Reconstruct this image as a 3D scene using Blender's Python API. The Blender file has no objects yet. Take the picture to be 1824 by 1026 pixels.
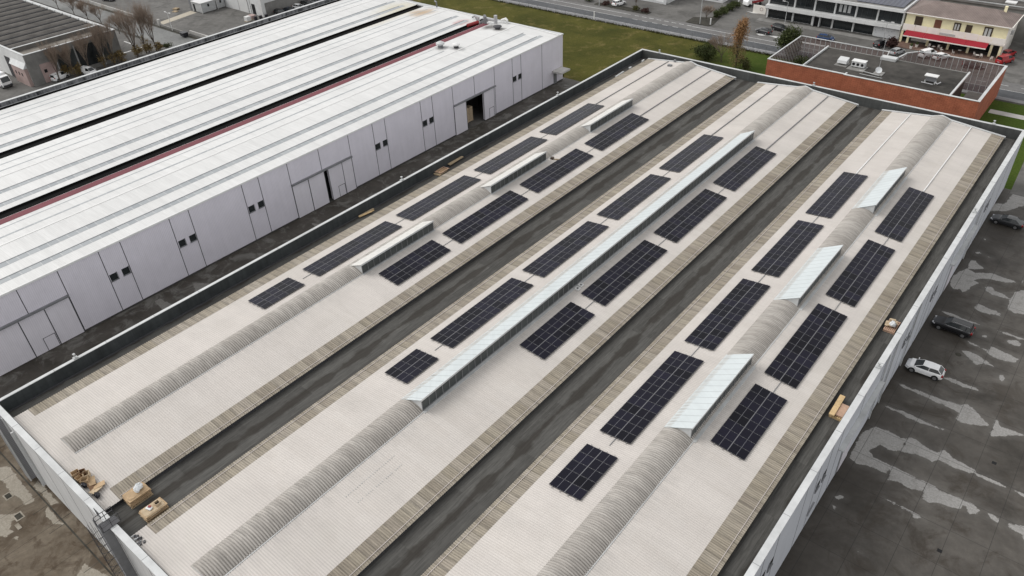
import bpy, bmesh, math, random
from mathutils import Vector, Matrix
R = math.radians
sc = bpy.context.scene
COL = sc.collection

# ---------------------------------------------------------------- camera
cam_d = bpy.data.cameras.new("camera")
cam = bpy.data.objects.new("camera", cam_d)
COL.objects.link(cam)
CX, CY, CZ = 79.527, -9.163, 65.334
yaw, pit, roll = -0.70963, 0.63222, 0.04678
fw = Vector((math.sin(yaw) * math.cos(pit), math.cos(yaw) * math.cos(pit), -math.sin(pit)))
rt = Vector((math.cos(yaw), -math.sin(yaw), 0))
dn = fw.cross(rt)
c_, s_ = math.cos(roll), math.sin(roll)
r2 = c_ * rt + s_ * dn
d2 = -s_ * rt + c_ * dn
M4 = Matrix(((r2.x, -d2.x, -fw.x, CX), (r2.y, -d2.y, -fw.y, CY), (r2.z, -d2.z, -fw.z, CZ), (0, 0, 0, 1)))
cam.matrix_world = M4
cam_d.sensor_width = 36.0
cam_d.lens = 1358.46 / 1824 * 36.0
cam_d.clip_start = 0.5
cam_d.clip_end = 3000
sc.camera = cam

# ---------------------------------------------------------------- light
SUN_AZ, SUN_EL = R(-112), R(46)          # overcast: weak, very soft sun from the left front
world = bpy.data.worlds.new("World")
sc.world = world
world.use_nodes = True
wn = world.node_tree
bg = wn.nodes["Background"]
sky = wn.nodes.new("ShaderNodeTexSky")
sky.sky_type = 'NISHITA'
sky.sun_disc = False
sky.sun_elevation = SUN_EL
sky.sun_rotation = SUN_AZ
sky.air_density = 1.0
sky.dust_density = 2.5
hsv = wn.nodes.new("ShaderNodeHueSaturation")
hsv.inputs["Saturation"].default_value = 0.22
wn.links.new(sky.outputs[0], hsv.inputs["Color"])
cloud = wn.nodes.new("ShaderNodeMix")          # thin even cloud in front of the blue
cloud.data_type = 'RGBA'
cloud.inputs[0].default_value = 0.6
cloud.inputs[7].default_value = (4.3, 4.25, 4.15, 1)
wn.links.new(hsv.outputs[0], cloud.inputs[6])
wn.links.new(cloud.outputs[2], bg.inputs["Color"])
bg.inputs["Strength"].default_value = 0.15
sun_d = bpy.data.lights.new("sun", 'SUN')
sun_d.energy = 0.9
sun_d.angle = R(35)
sun_d.color = (1.0, 0.97, 0.93)
sun = bpy.data.objects.new("sun", sun_d)
COL.objects.link(sun)
sd = Vector((math.sin(SUN_AZ) * math.cos(SUN_EL), math.cos(SUN_AZ) * math.cos(SUN_EL), math.sin(SUN_EL)))
sun.rotation_euler = sd.to_track_quat('Z', 'Y').to_euler()
sun.location = (0, 0, 150)
sc.view_settings.view_transform = 'Standard'
sc.view_settings.look = 'None'
sc.view_settings.exposure = 0.56
sc.view_settings.gamma = 1.0

# ---------------------------------------------------------------- materials
class NT:
    def __init__(s, name):
        s.m = bpy.data.materials.new(name)
        s.m.use_nodes = True
        s.t = s.m.node_tree
        s.b = s.t.nodes["Principled BSDF"]
        s.out = s.t.nodes["Material Output"]
        s._pos = s._obj = None
    def link(s, v, sock):
        if isinstance(v, bpy.types.NodeSocket):
            s.t.links.new(v, sock)
        elif v is not None:
            if isinstance(v, tuple) and len(v) == 3 and sock.type == 'RGBA':
                v = v + (1,)
            sock.default_value = v
    def n(s, typ, ins=None, **kw):
        nd = s.t.nodes.new(typ)
        for k, v in kw.items():
            setattr(nd, k, v)
        for k, v in (ins or {}).items():
            s.link(v, nd.inputs[k])
        return nd
    @property
    def pos(s):
        if s._pos is None:
            s._pos = s.n("ShaderNodeNewGeometry").outputs["Position"]
        return s._pos
    @property
    def obj(s):
        if s._obj is None:
            s._obj = s.n("ShaderNodeTexCoord").outputs["Object"]
        return s._obj
    def xyz(s, v):
        o = s.n("ShaderNodeSeparateXYZ", {0: v}).outputs
        return o[0], o[1], o[2]
    def vec(s, x, y, z=0.0):
        return s.n("ShaderNodeCombineXYZ", {0: x, 1: y, 2: z}).outputs[0]
    def scl(s, v, t):
        return s.n("ShaderNodeVectorMath", {0: v, 1: t}, operation='MULTIPLY').outputs[0]
    def ma(s, op, a, b=0.0, c=None):
        d = {0: a, 1: b}
        if c is not None:
            d[2] = c
        return s.n("ShaderNodeMath", d, operation=op).outputs[0]
    def noise(s, v, scale, detail=3.0, rough=0.55, dist=0.0):
        return s.n("ShaderNodeTexNoise", {"Vector": v, "Scale": scale, "Detail": detail, "Roughness": rough, "Distortion": dist}).outputs["Fac"]
    def white(s, v):
        return s.n("ShaderNodeTexWhiteNoise", {"Vector": v}, noise_dimensions='3D').outputs["Value"]
    def mr(s, v, a, b, c=0.0, d=1.0, smooth=False):
        return s.n("ShaderNodeMapRange", {0: v, 1: a, 2: b, 3: c, 4: d}, clamp=True, interpolation_type='SMOOTHSTEP' if smooth else 'LINEAR').outputs[0]
    def mix(s, f, a, b, mode='MIX'):
        nd = s.n("ShaderNodeMix", data_type='RGBA', blend_type=mode)
        s.link(f, nd.inputs[0]); s.link(a, nd.inputs[6]); s.link(b, nd.inputs[7])
        return nd.outputs[2]
    def mul(s, col, f):
        return s.mix(1.0, col, s.n("ShaderNodeCombineColor", {0: f, 1: f, 2: f}).outputs[0], 'MULTIPLY')
    def bump(s, h, strength=0.3, dist=0.02):
        s.link(s.n("ShaderNodeBump", {"Height": h, "Strength": strength, "Distance": dist}).outputs[0], s.b.inputs["Normal"])
    def fin(s, col=None, rough=None, metal=None, spec=None):
        if col is not None: s.link(col, s.b.inputs["Base Color"])
        if rough is not None: s.link(rough, s.b.inputs["Roughness"])
        if metal is not None: s.link(metal, s.b.inputs["Metallic"])
        if spec is not None: s.link(spec, s.b.inputs["Specular IOR Level"])
        return s.m

def plain(name, col, rough=0.6, var=0.18, scale=2.0, metal=0.0, spec=0.5, local=True, bump=0.0):
    k = NT(name)
    v = k.obj if local else k.pos
    f = k.noise(v, scale, 5, 0.62)
    f2 = k.noise(v, scale * 0.17, 3, 0.5)
    g = k.ma('ADD', k.mr(f, 0.3, 0.7, 1 - var * 0.6, 1 + var * 0.6), k.mr(f2, 0.3, 0.7, -var * 0.5, var * 0.5))
    if bump:
        k.bump(f, bump, 0.02)
    return k.fin(k.mul(col, g), rough, metal, spec)

def ribbed(name, col, axis, period, rough=0.45, var=0.08, metal=0.0, amp=0.25, line=0.10, spec=0.4, streak=0.0, edge=-0.2):
    """sheet metal cladding; ribs repeat along a world axis"""
    k = NT(name)
    x, y, z = k.xyz(k.pos)
    a = (x, y, z)[axis]
    w = k.ma('SINE', k.ma('MULTIPLY', a, 2 * math.pi / period))
    f = k.noise(k.pos, 0.35, 4, 0.6)
    g = k.mr(f, 0.3, 0.7, 1 - var, 1 + var)
    g = k.ma('MULTIPLY', g, k.mr(w, -1.0, edge, 1 - line, 1.0))
    if streak:
        h = k.ma('ADD', x, y)
        st = k.noise(k.vec(h, 0.0, k.ma('MULTIPLY', z, 0.06)), 1.6, 4, 0.65)
        g = k.ma('MULTIPLY', g, k.mr(st, 0.35, 0.62, 1 - streak, 1.0))
    k.bump(w, amp, 0.02)
    return k.fin(k.mul(col, g), rough, metal, spec)

M = {}
# --- main warehouse roof
def m_roof():
    k = NT("fibre_cement_sheet")
    x, y, z = k.xyz(k.pos)
    cell = k.white(k.vec(k.ma('FLOOR', k.ma('DIVIDE', y, 0.93)), k.ma('FLOOR', k.ma('DIVIDE', x, 2.9)), 3.0))
    col = k.mix(cell, (0.535, 0.500, 0.465), (0.556, 0.523, 0.490))
    big = k.noise(k.pos, 0.07, 3, 0.6)
    col = k.mix(k.mr(big, 0.42, 0.62), col, (0.555, 0.520, 0.488))
    st = k.noise(k.scl(k.pos, (0.35, 4.2, 1.0)), 1.0, 5, 0.7)
    col = k.mul(col, k.mr(st, 0.30, 0.66, 0.945, 1.025))
    blot = k.noise(k.scl(k.pos, (0.5, 0.5, 0.2)), 0.5, 4, 0.6)
    col = k.mul(col, k.mr(blot, 0.34, 0.52, 0.95, 1.0))
    u = k.ma('MODULO', k.ma('ADD', x, 0.0), 23.3333)
    band = k.noise(k.vec(k.ma('MULTIPLY', x, 0.03), k.ma('MULTIPLY', y, 0.16), 0.0), 1.0, 3, 0.6)
    col = k.mul(col, k.mr(band, 0.35, 0.65, 0.95, 1.05))
    lap = k.ma('FRACT', k.ma('DIVIDE', k.ma('SUBTRACT', u, 1.05), 2.9))
    col = k.mul(col, k.mr(lap, 0.0, 0.03, 0.93, 1.0))
    run = k.noise(k.vec(k.ma('MULTIPLY', x, 0.25), k.ma('MULTIPLY', y, 1.3), 0.0), 1.0, 4, 0.65)
    rust = k.ma('MULTIPLY', k.mr(run, 0.60, 0.74), k.mr(u, 13.0, 14.5, 0.0, 0.28))
    col = k.mix(rust, col, (0.40, 0.365, 0.325))
    # dirt streaks and painted-in soft shade on the right of the roof monitors
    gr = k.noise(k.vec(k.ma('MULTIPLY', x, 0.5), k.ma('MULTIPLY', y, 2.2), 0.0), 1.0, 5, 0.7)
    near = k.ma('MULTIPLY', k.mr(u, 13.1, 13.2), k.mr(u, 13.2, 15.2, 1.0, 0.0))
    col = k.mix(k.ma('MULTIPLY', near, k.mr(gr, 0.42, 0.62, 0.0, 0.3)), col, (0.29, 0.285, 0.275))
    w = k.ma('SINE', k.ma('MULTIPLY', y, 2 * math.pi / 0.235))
    col = k.mul(col, k.mr(w, -1.0, -0.1, 0.88, 1.0))  # corrugation valleys painted darker to stand in for weak shade
    # faint tide marks down from the vault on the right slopes
    return k.fin(col, 0.75, 0, 0.3)
def m_strip():
    k = NT("weathered_translucent_sheet")
    x, y, z = k.xyz(k.pos)
    q = k.ma('DIVIDE', y, 1.05)
    fl, fr = k.ma('FLOOR', q), k.ma('FRACT', q)
    side = k.ma('FLOOR', k.ma('DIVIDE', k.ma('ADD', x, 11.7), 23.333))
    rnd = k.white(k.vec(fl, side, 1.7))
    rn2 = k.white(k.vec(fl, side, 8.1))
    col = k.mix(rnd, (0.245, 0.212, 0.170), (0.325, 0.290, 0.243))
    col = k.mix(k.ma('MULTIPLY', rn2, 0.4), col, (0.31, 0.275, 0.205))
    col = k.mul(col, k.mr(fr, 0.0, 0.34, 0.74, 1.03))  # overlap shadow painted along the lower edge of each sheet
    st = k.noise(k.scl(k.pos, (0.5, 5.0, 1.0)), 1.0, 4, 0.7)
    col = k.mul(col, k.mr(st, 0.32, 0.62, 0.70, 1.12))
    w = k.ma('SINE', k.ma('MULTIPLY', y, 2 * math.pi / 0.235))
    col = k.mul(col, k.mr(w, -1.0, 0.1, 0.74, 1.05))  # shade of the corrugation valleys painted into the strip colour
    return k.fin(col, 0.6, 0, 0.3)
def m_vault():
    k = NT("ridge_vault_sheet")
    x, y, z = k.xyz(k.pos)
    u = k.ma('SUBTRACT', k.ma('MODULO', k.ma('SUBTRACT', x, 10.2), 23.3333), 0.0)
    rnd = k.white(k.vec(k.ma('FLOOR', k.ma('DIVIDE', y, 1.1)), 0.0, 4.4))
    col = k.mix(rnd, (0.375, 0.352, 0.325), (0.42, 0.398, 0.37))
    st = k.noise(k.scl(k.pos, (0.5, 3.0, 0.4)), 1.0, 5, 0.7)
    col = k.mul(col, k.mr(st, 0.32, 0.62, 0.72, 1.10))
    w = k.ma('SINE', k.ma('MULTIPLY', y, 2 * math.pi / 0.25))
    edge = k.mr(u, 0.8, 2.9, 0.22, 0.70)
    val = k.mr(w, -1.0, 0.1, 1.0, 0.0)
    col = k.mix(k.ma('MULTIPLY', edge, val), col, (0.11, 0.098, 0.086))  # dirt towards the right base, with rib-valley shade painted in
    return k.fin(col, 0.8, 0, 0.25)
def m_membrane():
    k = NT("bitumen_membrane")
    x, y, z = k.xyz(k.pos)
    u = k.ma('SUBTRACT', k.ma('MODULO', k.ma('ADD', x, 11.72), 23.3333), 11.72)
    n1 = k.noise(k.scl(k.pos, (0.0, 0.16, 0.0)), 1.0, 4, 0.6)
    n2 = k.noise(k.scl(k.pos, (0.9, 0.16, 0.0)), 1.0, 7, 0.62)
    d = k.ma('ABSOLUTE', k.ma('ADD', k.ma('SUBTRACT', u, 0.1), k.ma('MULTIPLY', k.ma('SUBTRACT', n2, 0.5), 1.3)))
    wid = k.mr(n1, 0.33, 0.64, 0.0, 0.75)
    wet = k.mr(k.ma('SUBTRACT', d, wid), -0.20, 0.24, 1.0, 0.0, True)
    sheet = k.white(k.vec(k.ma('FLOOR', k.ma('DIVIDE', k.ma('ADD', x, 0.4), 0.98)), k.ma('FLOOR', k.ma('DIVIDE', y, 7.3)), 2.0))
    col = k.mix(sheet, (0.068, 0.066, 0.062), (0.098, 0.096, 0.090))
    st = k.noise(k.scl(k.pos, (6.0, 0.5, 1.0)), 1.0, 4, 0.7)
    col = k.mul(col, k.mr(st, 0.3, 0.7, 0.72, 1.25))
    f = k.ma('FRACT', k.ma('DIVIDE', k.ma('ADD', x, 0.4), 0.98))
    col = k.mix(k.mr(f, 0.0, 0.05, 0.45, 0.0), col, (0.028, 0.028, 0.027))
    bl = k.noise(k.pos, 0.9, 5, 0.7)
    col = k.mix(k.mr(bl, 0.55, 0.7, 0.0, 0.35), col, (0.11, 0.108, 0.10))
    col = k.mix(k.ma('MULTIPLY', wet, 0.72), col, (0.032, 0.028, 0.024))
    return k.fin(col, 0.9, 0, 0.12)
M['roof'] = m_roof(); M['strip'] = m_strip(); M['vault'] = m_vault(); M['membrane'] = m_membrane()
M['cap'] = plain("painted_coping", (0.52, 0.53, 0.53), 0.5, 0.2, 0.8, local=False)
M['capdark'] = plain("grey_coping", (0.45, 0.46, 0.46), 0.5, 0.25, 0.8, local=False)
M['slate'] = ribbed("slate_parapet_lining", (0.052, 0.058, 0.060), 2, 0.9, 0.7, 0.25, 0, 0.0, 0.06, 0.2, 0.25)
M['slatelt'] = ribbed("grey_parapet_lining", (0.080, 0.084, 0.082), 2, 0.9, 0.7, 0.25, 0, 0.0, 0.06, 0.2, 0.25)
M['clad_x'] = ribbed("pale_cladding_front", (0.66, 0.665, 0.665), 0, 0.28, 0.5, 0.05, 0, 0.12, 0.06, 0.4, 0.10)
M['clad_y'] = ribbed("pale_cladding_side", (0.60, 0.62, 0.665), 1, 0.28, 0.5, 0.04, 0, 0.12, 0.06, 0.4, 0.05)
M['clad_w'] = ribbed("lilac_grey_cladding", (0.68, 0.655, 0.71), 1, 0.24, 0.45, 0.04, 0, 0.16, 0.10, 0.4, 0.04)
M['clad_wx'] = ribbed("lilac_grey_cladding_end", (0.60, 0.595, 0.64), 0, 0.24, 0.45, 0.06, 0, 0.16, 0.10, 0.4, 0.10)
M['door_w'] = ribbed("lilac_grey_door", (0.70, 0.675, 0.72), 1, 0.24, 0.45, 0.04, 0, 0.16, 0.08, 0.4, 0.04)
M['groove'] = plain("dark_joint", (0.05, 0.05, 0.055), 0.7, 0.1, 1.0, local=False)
M['plinth'] = plain("damp_plinth", (0.05, 0.047, 0.043), 0.7, 0.4, 0.6, local=False)
M['polywhite'] = ribbed("white_skylight_sheet", (0.56, 0.605, 0.615), 1, 1.03, 0.4, 0.05, 0, 0.05, 0.30, 0.4, 0.06, -0.93)
M['polybeige'] = ribbed("beige_skylight_sheet", (0.66, 0.65, 0.62), 1, 1.03, 0.45, 0.05, 0, 0.05, 0.2, 0.4, 0.06, -0.93)
M['whitemetal'] = plain("white_metal", (0.58, 0.59, 0.59), 0.4, 0.12, 1.5)
M['greymetal'] = plain("grey_metal", (0.22, 0.225, 0.235), 0.45, 0.2, 2.0, metal=0.3)
M['darkmetal'] = plain("dark_metal", (0.05, 0.05, 0.055), 0.5, 0.2, 2.0, metal=0.2)
M['alu'] = plain("aluminium", (0.42, 0.42, 0.43), 0.45, 0.1, 3.0, metal=0.2)
M['glassdark'] = plain("dark_window_glass", (0.018, 0.022, 0.024), 0.12, 0.4, 0.6, spec=0.6)
M['glassgrey'] = plain("dusty_clerestory_glass", (0.055, 0.062, 0.062), 0.3, 0.5, 0.5, spec=0.4, local=False)
M['black'] = plain("dark_void", (0.008, 0.008, 0.009), 0.9, 0.1, 1.0)
M['rubber'] = plain("rubber", (0.015, 0.015, 0.015), 0.8, 0.2, 4.0)
M['wire'] = plain("pale_wire", (0.55, 0.5, 0.48), 0.5, 0.1, 2.0)
M['conduit'] = plain("white_conduit", (0.72, 0.72, 0.71), 0.45, 0.1, 2.0)
M['conduitdark'] = plain("dark_conduit", (0.16, 0.16, 0.165), 0.5, 0.1, 2.0)
M['cell'] = None
def m_cell():
    k = NT("solar_cell")
    oi = k.n("ShaderNodeObjectInfo")
    x, y, z = k.xyz(k.obj)
    bus = k.ma('FRACT', k.ma('DIVIDE', y, 0.2))
    col = k.mix(oi.outputs["Random"], (0.005, 0.005, 0.008), (0.011, 0.0105, 0.021))
    col = k.mix(k.mr(bus, 0.0, 0.08, 0.5, 0.0), col, (0.02, 0.02, 0.024))
    return k.fin(col, k.mr(oi.outputs["Random"], 0, 1, 0.12, 0.22), 0, 0.13)
M['cell'] = m_cell()
M['clampmetal'] = plain("clamp_metal", (0.22, 0.22, 0.225), 0.5, 0.1, 3.0)
M['midstrip'] = plain("array_mid_strip", (0.15, 0.15, 0.16), 0.5, 0.1, 3.0)
M['pvframe'] = plain("panel_frame", (0.075, 0.075, 0.08), 0.5, 0.1, 3.0, metal=0.0, spec=0.3)
M['pvline'] = plain("panel_ribbon", (0.12, 0.12, 0.135), 0.5, 0.1, 3.0)
# --- white warehouse roof
def blob(k, x, y, cx, cy, rx, ry, nz):
    dx = k.ma('DIVIDE', k.ma('SUBTRACT', x, cx), rx)
    dy = k.ma('DIVIDE', k.ma('SUBTRACT', y, cy), ry)
    d = k.ma('SQRT', k.ma('ADD', k.ma('MULTIPLY', dx, dx), k.ma('MULTIPLY', dy, dy)))
    return k.mr(k.ma('ADD', d, k.ma('MULTIPLY', k.ma('SUBTRACT', nz, 0.5), 0.9)), 0.15, 1.0, 1.0, 0.0, True)
def m_wroof():
    k = NT("white_roof_sheet")
    x, y, z = k.xyz(k.pos)
    cell = k.white(k.vec(k.ma('FLOOR', k.ma('DIVIDE', y, 1.0)), k.ma('FLOOR', k.ma('DIVIDE', k.ma('ADD', x, 20.1), 5.47)), 3.0))
    col = k.mix(cell, (0.635, 0.635, 0.625), (0.68, 0.68, 0.67))
    st = k.noise(k.scl(k.pos, (0.25, 3.0, 1.0)), 1.0, 5, 0.7)
    col = k.mul(col, k.mr(st, 0.30, 0.66, 0.90, 1.03))
    big = k.noise(k.pos, 0.06, 3, 0.6)
    col = k.mul(col, k.mr(big, 0.35, 0.65, 0.93, 1.03))
    nz = k.noise(k.scl(k.pos, (1.0, 0.5, 1.0)), 0.7, 4, 0.65)
    for cx, cy, rx, ry, c, a in ((-58.0, 122, 4.5, 5.0, (0.36, 0.20, 0.05), 0.75), (-65.5, 121, 6.0, 9.0, (0.52, 0.47, 0.30), 0.6),
                                 (-62.0, 112, 3.0, 14, (0.55, 0.50, 0.38), 0.5), (-44.5, 121.6, 2.2, 3.0, (0.40, 0.05, 0.05), 0.6),
                                 (-36.5, 122.5, 2.4, 3.2, (0.05, 0.04, 0.035), 0.85), (-33.2, 122, 3.2, 2.0, (0.10, 0.09, 0.08), 0.8),
                                 (-36.0, 106, 2.2, 2.0, (0.12, 0.12, 0.12), 0.75), (-32.5, 107, 3.4, 1.5, (0.16, 0.16, 0.16), 0.75)):
        col = k.mix(k.ma('MULTIPLY', blob(k, x, y, cx, cy, rx, ry, nz), a), col, c)
    w = k.ma('SINE', k.ma('MULTIPLY', y, 2 * math.pi / 0.25))
    col = k.mul(col, k.mr(w, -1.0, -0.3, 0.95, 1.0))
    k.bump(w, 0.10, 0.02)
    return k.fin(col, 0.42, 0, 0.5)
M['wroof'] = m_wroof()
def m_wsky():
    k = NT("rooflight_strip")
    x, y, z = k.xyz(k.pos)
    fr = k.ma('FRACT', k.ma('DIVIDE', y, 1.35))
    rnd = k.white(k.vec(k.ma('FLOOR', k.ma('DIVIDE', y, 1.35)), k.ma('FLOOR', k.ma('DIVIDE', x, 3.0)), 0.0))
    col = k.mix(rnd, (0.29, 0.31, 0.325), (0.36, 0.38, 0.39))
    col = k.mix(k.mr(fr, 0.0, 0.10, 1.0, 0.0), col, (0.52, 0.52, 0.52))
    return k.fin(col, 0.4, 0, 0.4)
M['wsky'] = m_wsky()
M['wtrim'] = plain("white_eave_trim", (0.68, 0.68, 0.67), 0.4, 0.1, 0.5, local=False)
M['red_gutter'] = plain("red_coated_gutter", (0.165, 0.052, 0.064), 0.7, 0.15, 0.4, local=False, spec=0.2)
M['black_gutter'] = plain("black_gutter", (0.010, 0.010, 0.010), 0.9, 0.3, 0.4, local=False, spec=0.05)
def m_streaky():
    k = NT("rain_streaked_parapet")
    x, y, z = k.xyz(k.pos)
    st = k.noise(k.vec(y, 0.0, k.ma('MULTIPLY', z, 0.15)), 0.9, 5, 0.75)
    return k.fin(k.mix(k.mr(st, 0.38, 0.62), (0.035, 0.037, 0.04), (0.27, 0.275, 0.29)), 0.8, 0, 0.2)
M['streaky'] = m_streaky()
# --- brick and others
def m_brick():
    k = NT("orange_brick")
    x, y, z = k.xyz(k.pos)
    h = k.ma('ADD', x, y)
    b = k.n("ShaderNodeTexBrick", {"Vector": k.vec(h, z, 0.0), "Color1": (0.43, 0.142, 0.080, 1), "Color2": (0.37, 0.118, 0.067, 1),
                                   "Mortar": (0.22, 0.070, 0.042, 1), "Scale": 1.0, "Mortar Size": 0.03, "Brick Width": 0.9, "Row Height": 0.24, "Bias": 0.0})
    n1 = k.noise(k.pos, 0.5, 5, 0.65)
    col = k.mul(b.outputs["Color"], k.mr(n1, 0.3, 0.7, 0.78, 1.18))
    pan = k.ma('FRACT', k.ma('DIVIDE', h, 1.95))
    col = k.mul(col, k.mr(pan, 0.0, 0.03, 0.72, 1.0))
    return k.fin(col, 0.85, 0, 0.25)
M['brick'] = m_brick()
def m_screen():
    k = NT("mesh_screen")
    tr = k.n("ShaderNodeBsdfTransparent", {0: (1, 1, 1, 1)})
    k.fin((0.135, 0.078, 0.072), 0.7, 0, 0.2)
    mx = k.n("ShaderNodeMixShader", {0: 0.58, 1: tr.outputs[0], 2: k.b.outputs[0]})
    k.t.links.new(mx.outputs[0], k.out.inputs[0])
    return k.m
M['screen'] = m_screen()
M['tar'] = plain("tar_roof", (0.058, 0.054, 0.049), 0.9, 0.6, 0.45, local=False, spec=0.2)
M['paleconc'] = plain("pale_concrete", (0.42, 0.41, 0.39), 0.8, 0.25, 0.7, local=False)
M['greyconc'] = plain("grey_concrete", (0.21, 0.205, 0.195), 0.85, 0.35, 0.5, local=False)
M['darkconc'] = plain("stained_concrete", (0.115, 0.108, 0.10), 0.85, 0.4, 0.4, local=False)
M['yellow'] = plain("cream_yellow_render", (0.86, 0.79, 0.53), 0.8, 0.12, 0.5, local=False)
M['whiterender'] = plain("white_render", (0.80, 0.765, 0.71), 0.8, 0.12, 0.5, local=False)
M['bluewhite'] = plain("pale_grey_render", (0.64, 0.645, 0.64), 0.7, 0.15, 0.4, local=False)
M['redawning'] = plain("red_awning_cloth", (0.27, 0.006, 0.018), 0.8, 0.1, 1.0, local=False)
M['brownwood'] = plain("brown_shutter", (0.055, 0.035, 0.022), 0.6, 0.2, 2.0, local=False)
M['redwood'] = plain("red_brown_shutter", (0.15, 0.055, 0.035), 0.6, 0.2, 2.0, local=False)
M['tile'] = ribbed("brown_roof_tile", (0.215, 0.175, 0.160), 0, 0.32, 0.85, 0.2, 0, 0.4, 0.30, 0.2)
M['pv_far'] = ribbed("distant_solar_glass", (0.02, 0.024, 0.05), 0, 1.1, 0.2, 0.2, 0, 0.0, 0.0, 0.5)
def m_graffiti():
    k = NT("painted_shutter_wall")
    v = k.n("ShaderNodeTexVoronoi", {"Vector": k.scl(k.pos, (0.9, 0.9, 1.3)), "Scale": 1.3}).outputs["Distance"]
    n1 = k.noise(k.pos, 2.0, 4, 0.6)
    f = k.mr(k.ma('ADD', v, k.ma('MULTIPLY', n1, 0.25)), 0.22, 0.30, 1.0, 0.0)
    return k.fin(k.mix(f, (0.62, 0.63, 0.64), (0.17, 0.18, 0.20)), 0.7)
M['graffiti'] = m_graffiti()
M['darkroof'] = ribbed("dark_ridged_roof", (0.088, 0.082, 0.076), 0, 4.2, 0.8, 0.35, 0, 0.0, 0.0, 0.1)
M['pink'] = plain("faded_pink_render", (0.40, 0.30, 0.28), 0.8, 0.2, 0.6, local=False)
M['lichen'] = plain("mossy_flat_roof", (0.21, 0.19, 0.165), 0.9, 0.35, 0.5, local=False)
# --- ground
def ground_mat(name, col, col2, scale=0.12, rough=0.85, stain=None, spec=0.3, joints=None, fade=None, dry=None):
    k = NT(name)
    x, y, z = k.xyz(k.pos)
    n1 = k.noise(k.pos, scale, 6, 0.66, 0.6)
    c = k.mix(k.mr(n1, 0.34, 0.66), col, col2)
    n2 = k.noise(k.pos, scale * 9, 5, 0.7)
    c = k.mul(c, k.mr(n2, 0.3, 0.7, 0.82, 1.16))
    if stain:
        n3 = k.noise(k.pos, scale * 2.3, 6, 0.7, 0.8)
        c = k.mix(k.mr(n3, 0.50, 0.62, 0.0, 0.8), c, stain)
    if fade:
        n4 = k.noise(k.scl(k.pos, (0.07, 0.26, 0.0)), 1.0, 6, 0.68, 0.5)
        n5 = k.noise(k.pos, 0.035, 3, 0.5)
        c = k.mix(k.ma('MULTIPLY', k.mr(n4, 0.46, 0.66), k.mr(n5, 0.38, 0.58, 0.08, 0.36)), c, fade)
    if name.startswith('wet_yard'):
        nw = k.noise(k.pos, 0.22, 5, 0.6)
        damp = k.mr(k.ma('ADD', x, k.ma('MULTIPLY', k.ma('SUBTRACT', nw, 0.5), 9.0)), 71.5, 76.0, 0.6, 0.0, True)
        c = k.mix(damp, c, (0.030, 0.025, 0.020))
    if dry:
        at = k.n("ShaderNodeAttribute", attribute_name="dry").outputs["Fac"]
        na = k.noise(k.pos, 0.9, 7, 0.68); nb = k.noise(k.pos, 5.0, 5, 0.7)
        e = k.ma('ADD', at, k.ma('MULTIPLY', k.ma('SUBTRACT', na, 0.5), 0.9))
        e = k.ma('ADD', e, k.ma('MULTIPLY', k.ma('SUBTRACT', nb, 0.5), 0.25))
        dm = k.mr(e, -0.02, 0.05, 0.0, 1.0)
        halo = k.mr(e, -0.9, 0.0, 0.0, 0.12)
        c = k.mix(halo, c, dry[0])
        dc = k.mix(k.mr(nb, 0.35, 0.65), dry[0], dry[1])
        dc = k.mix(k.mr(na, 0.5, 0.3, 0.0, 0.45), dc, col2)
        c = k.mix(k.ma('MULTIPLY', dm, 0.92), c, dc)
    if joints:
        px, ox, py, oy, jc = joints
        fx = k.ma('ABSOLUTE', k.ma('SUBTRACT', k.ma('FRACT', k.ma('DIVIDE', k.ma('SUBTRACT', x, ox), px)), 0.5))
        fy = k.ma('ABSOLUTE', k.ma('SUBTRACT', k.ma('FRACT', k.ma('DIVIDE', k.ma('SUBTRACT', y, oy), py)), 0.5))
        jm = k.ma('MAXIMUM', k.mr(fx, 0.5 - 0.035 / px, 0.5 - 0.02 / px), k.mr(fy, 0.5 - 0.035 / py, 0.5 - 0.02 / py))
        c = k.mix(k.ma('MULTIPLY', jm, 0.65), c, jc)
    return k.fin(c, rough, 0, spec)
M['asphalt'] = ground_mat("grey_asphalt", (0.105, 0.102, 0.096), (0.155, 0.150, 0.142), 0.08, 0.85, (0.08, 0.077, 0.072))
M['street'] = ground_mat("pale_street_asphalt", (0.165, 0.168, 0.165), (0.215, 0.218, 0.213), 0.10)
M['road1'] = ground_mat("worn_road_asphalt", (0.135, 0.132, 0.13), (0.17, 0.167, 0.163), 0.10)
M['road2'] = ground_mat("fresh_road_asphalt", (0.072, 0.076, 0.082), (0.10, 0.103, 0.108), 0.10)
M['shoulder'] = ground_mat("road_shoulder", (0.17, 0.17, 0.175), (0.22, 0.22, 0.225), 0.2)
M['yard'] = ground_mat("wet_yard_concrete", (0.042, 0.037, 0.031), (0.112, 0.102, 0.090), 0.10, 0.62, (0.040, 0.032, 0.024), 0.3, (3.47, 71.45, 4.68, 52.6, (0.02, 0.019, 0.018)), (0.150, 0.139, 0.125), ((0.25, 0.243, 0.232), (0.36, 0.35, 0.335)))
M['yarddry'] = ground_mat("dry_yard_concrete", (0.20, 0.195, 0.185), (0.30, 0.292, 0.28), 0.9, 0.9, None, 0.2, (3.47, 71.45, 4.68, 52.6, (0.05, 0.048, 0.045)))
M['frontyard'] = ground_mat("brown_yard_concrete", (0.075, 0.055, 0.035), (0.17, 0.142, 0.108), 0.16, 0.8, (0.055, 0.036, 0.021), 0.25, (5.3, 3.65, 30.0, 12.0, (0.03, 0.026, 0.02)), None, ((0.25, 0.225, 0.18), (0.36, 0.33, 0.28)))
M['frontdry'] = ground_mat("dry_sandy_concrete", (0.20, 0.175, 0.135), (0.34, 0.31, 0.26), 0.8)
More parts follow.
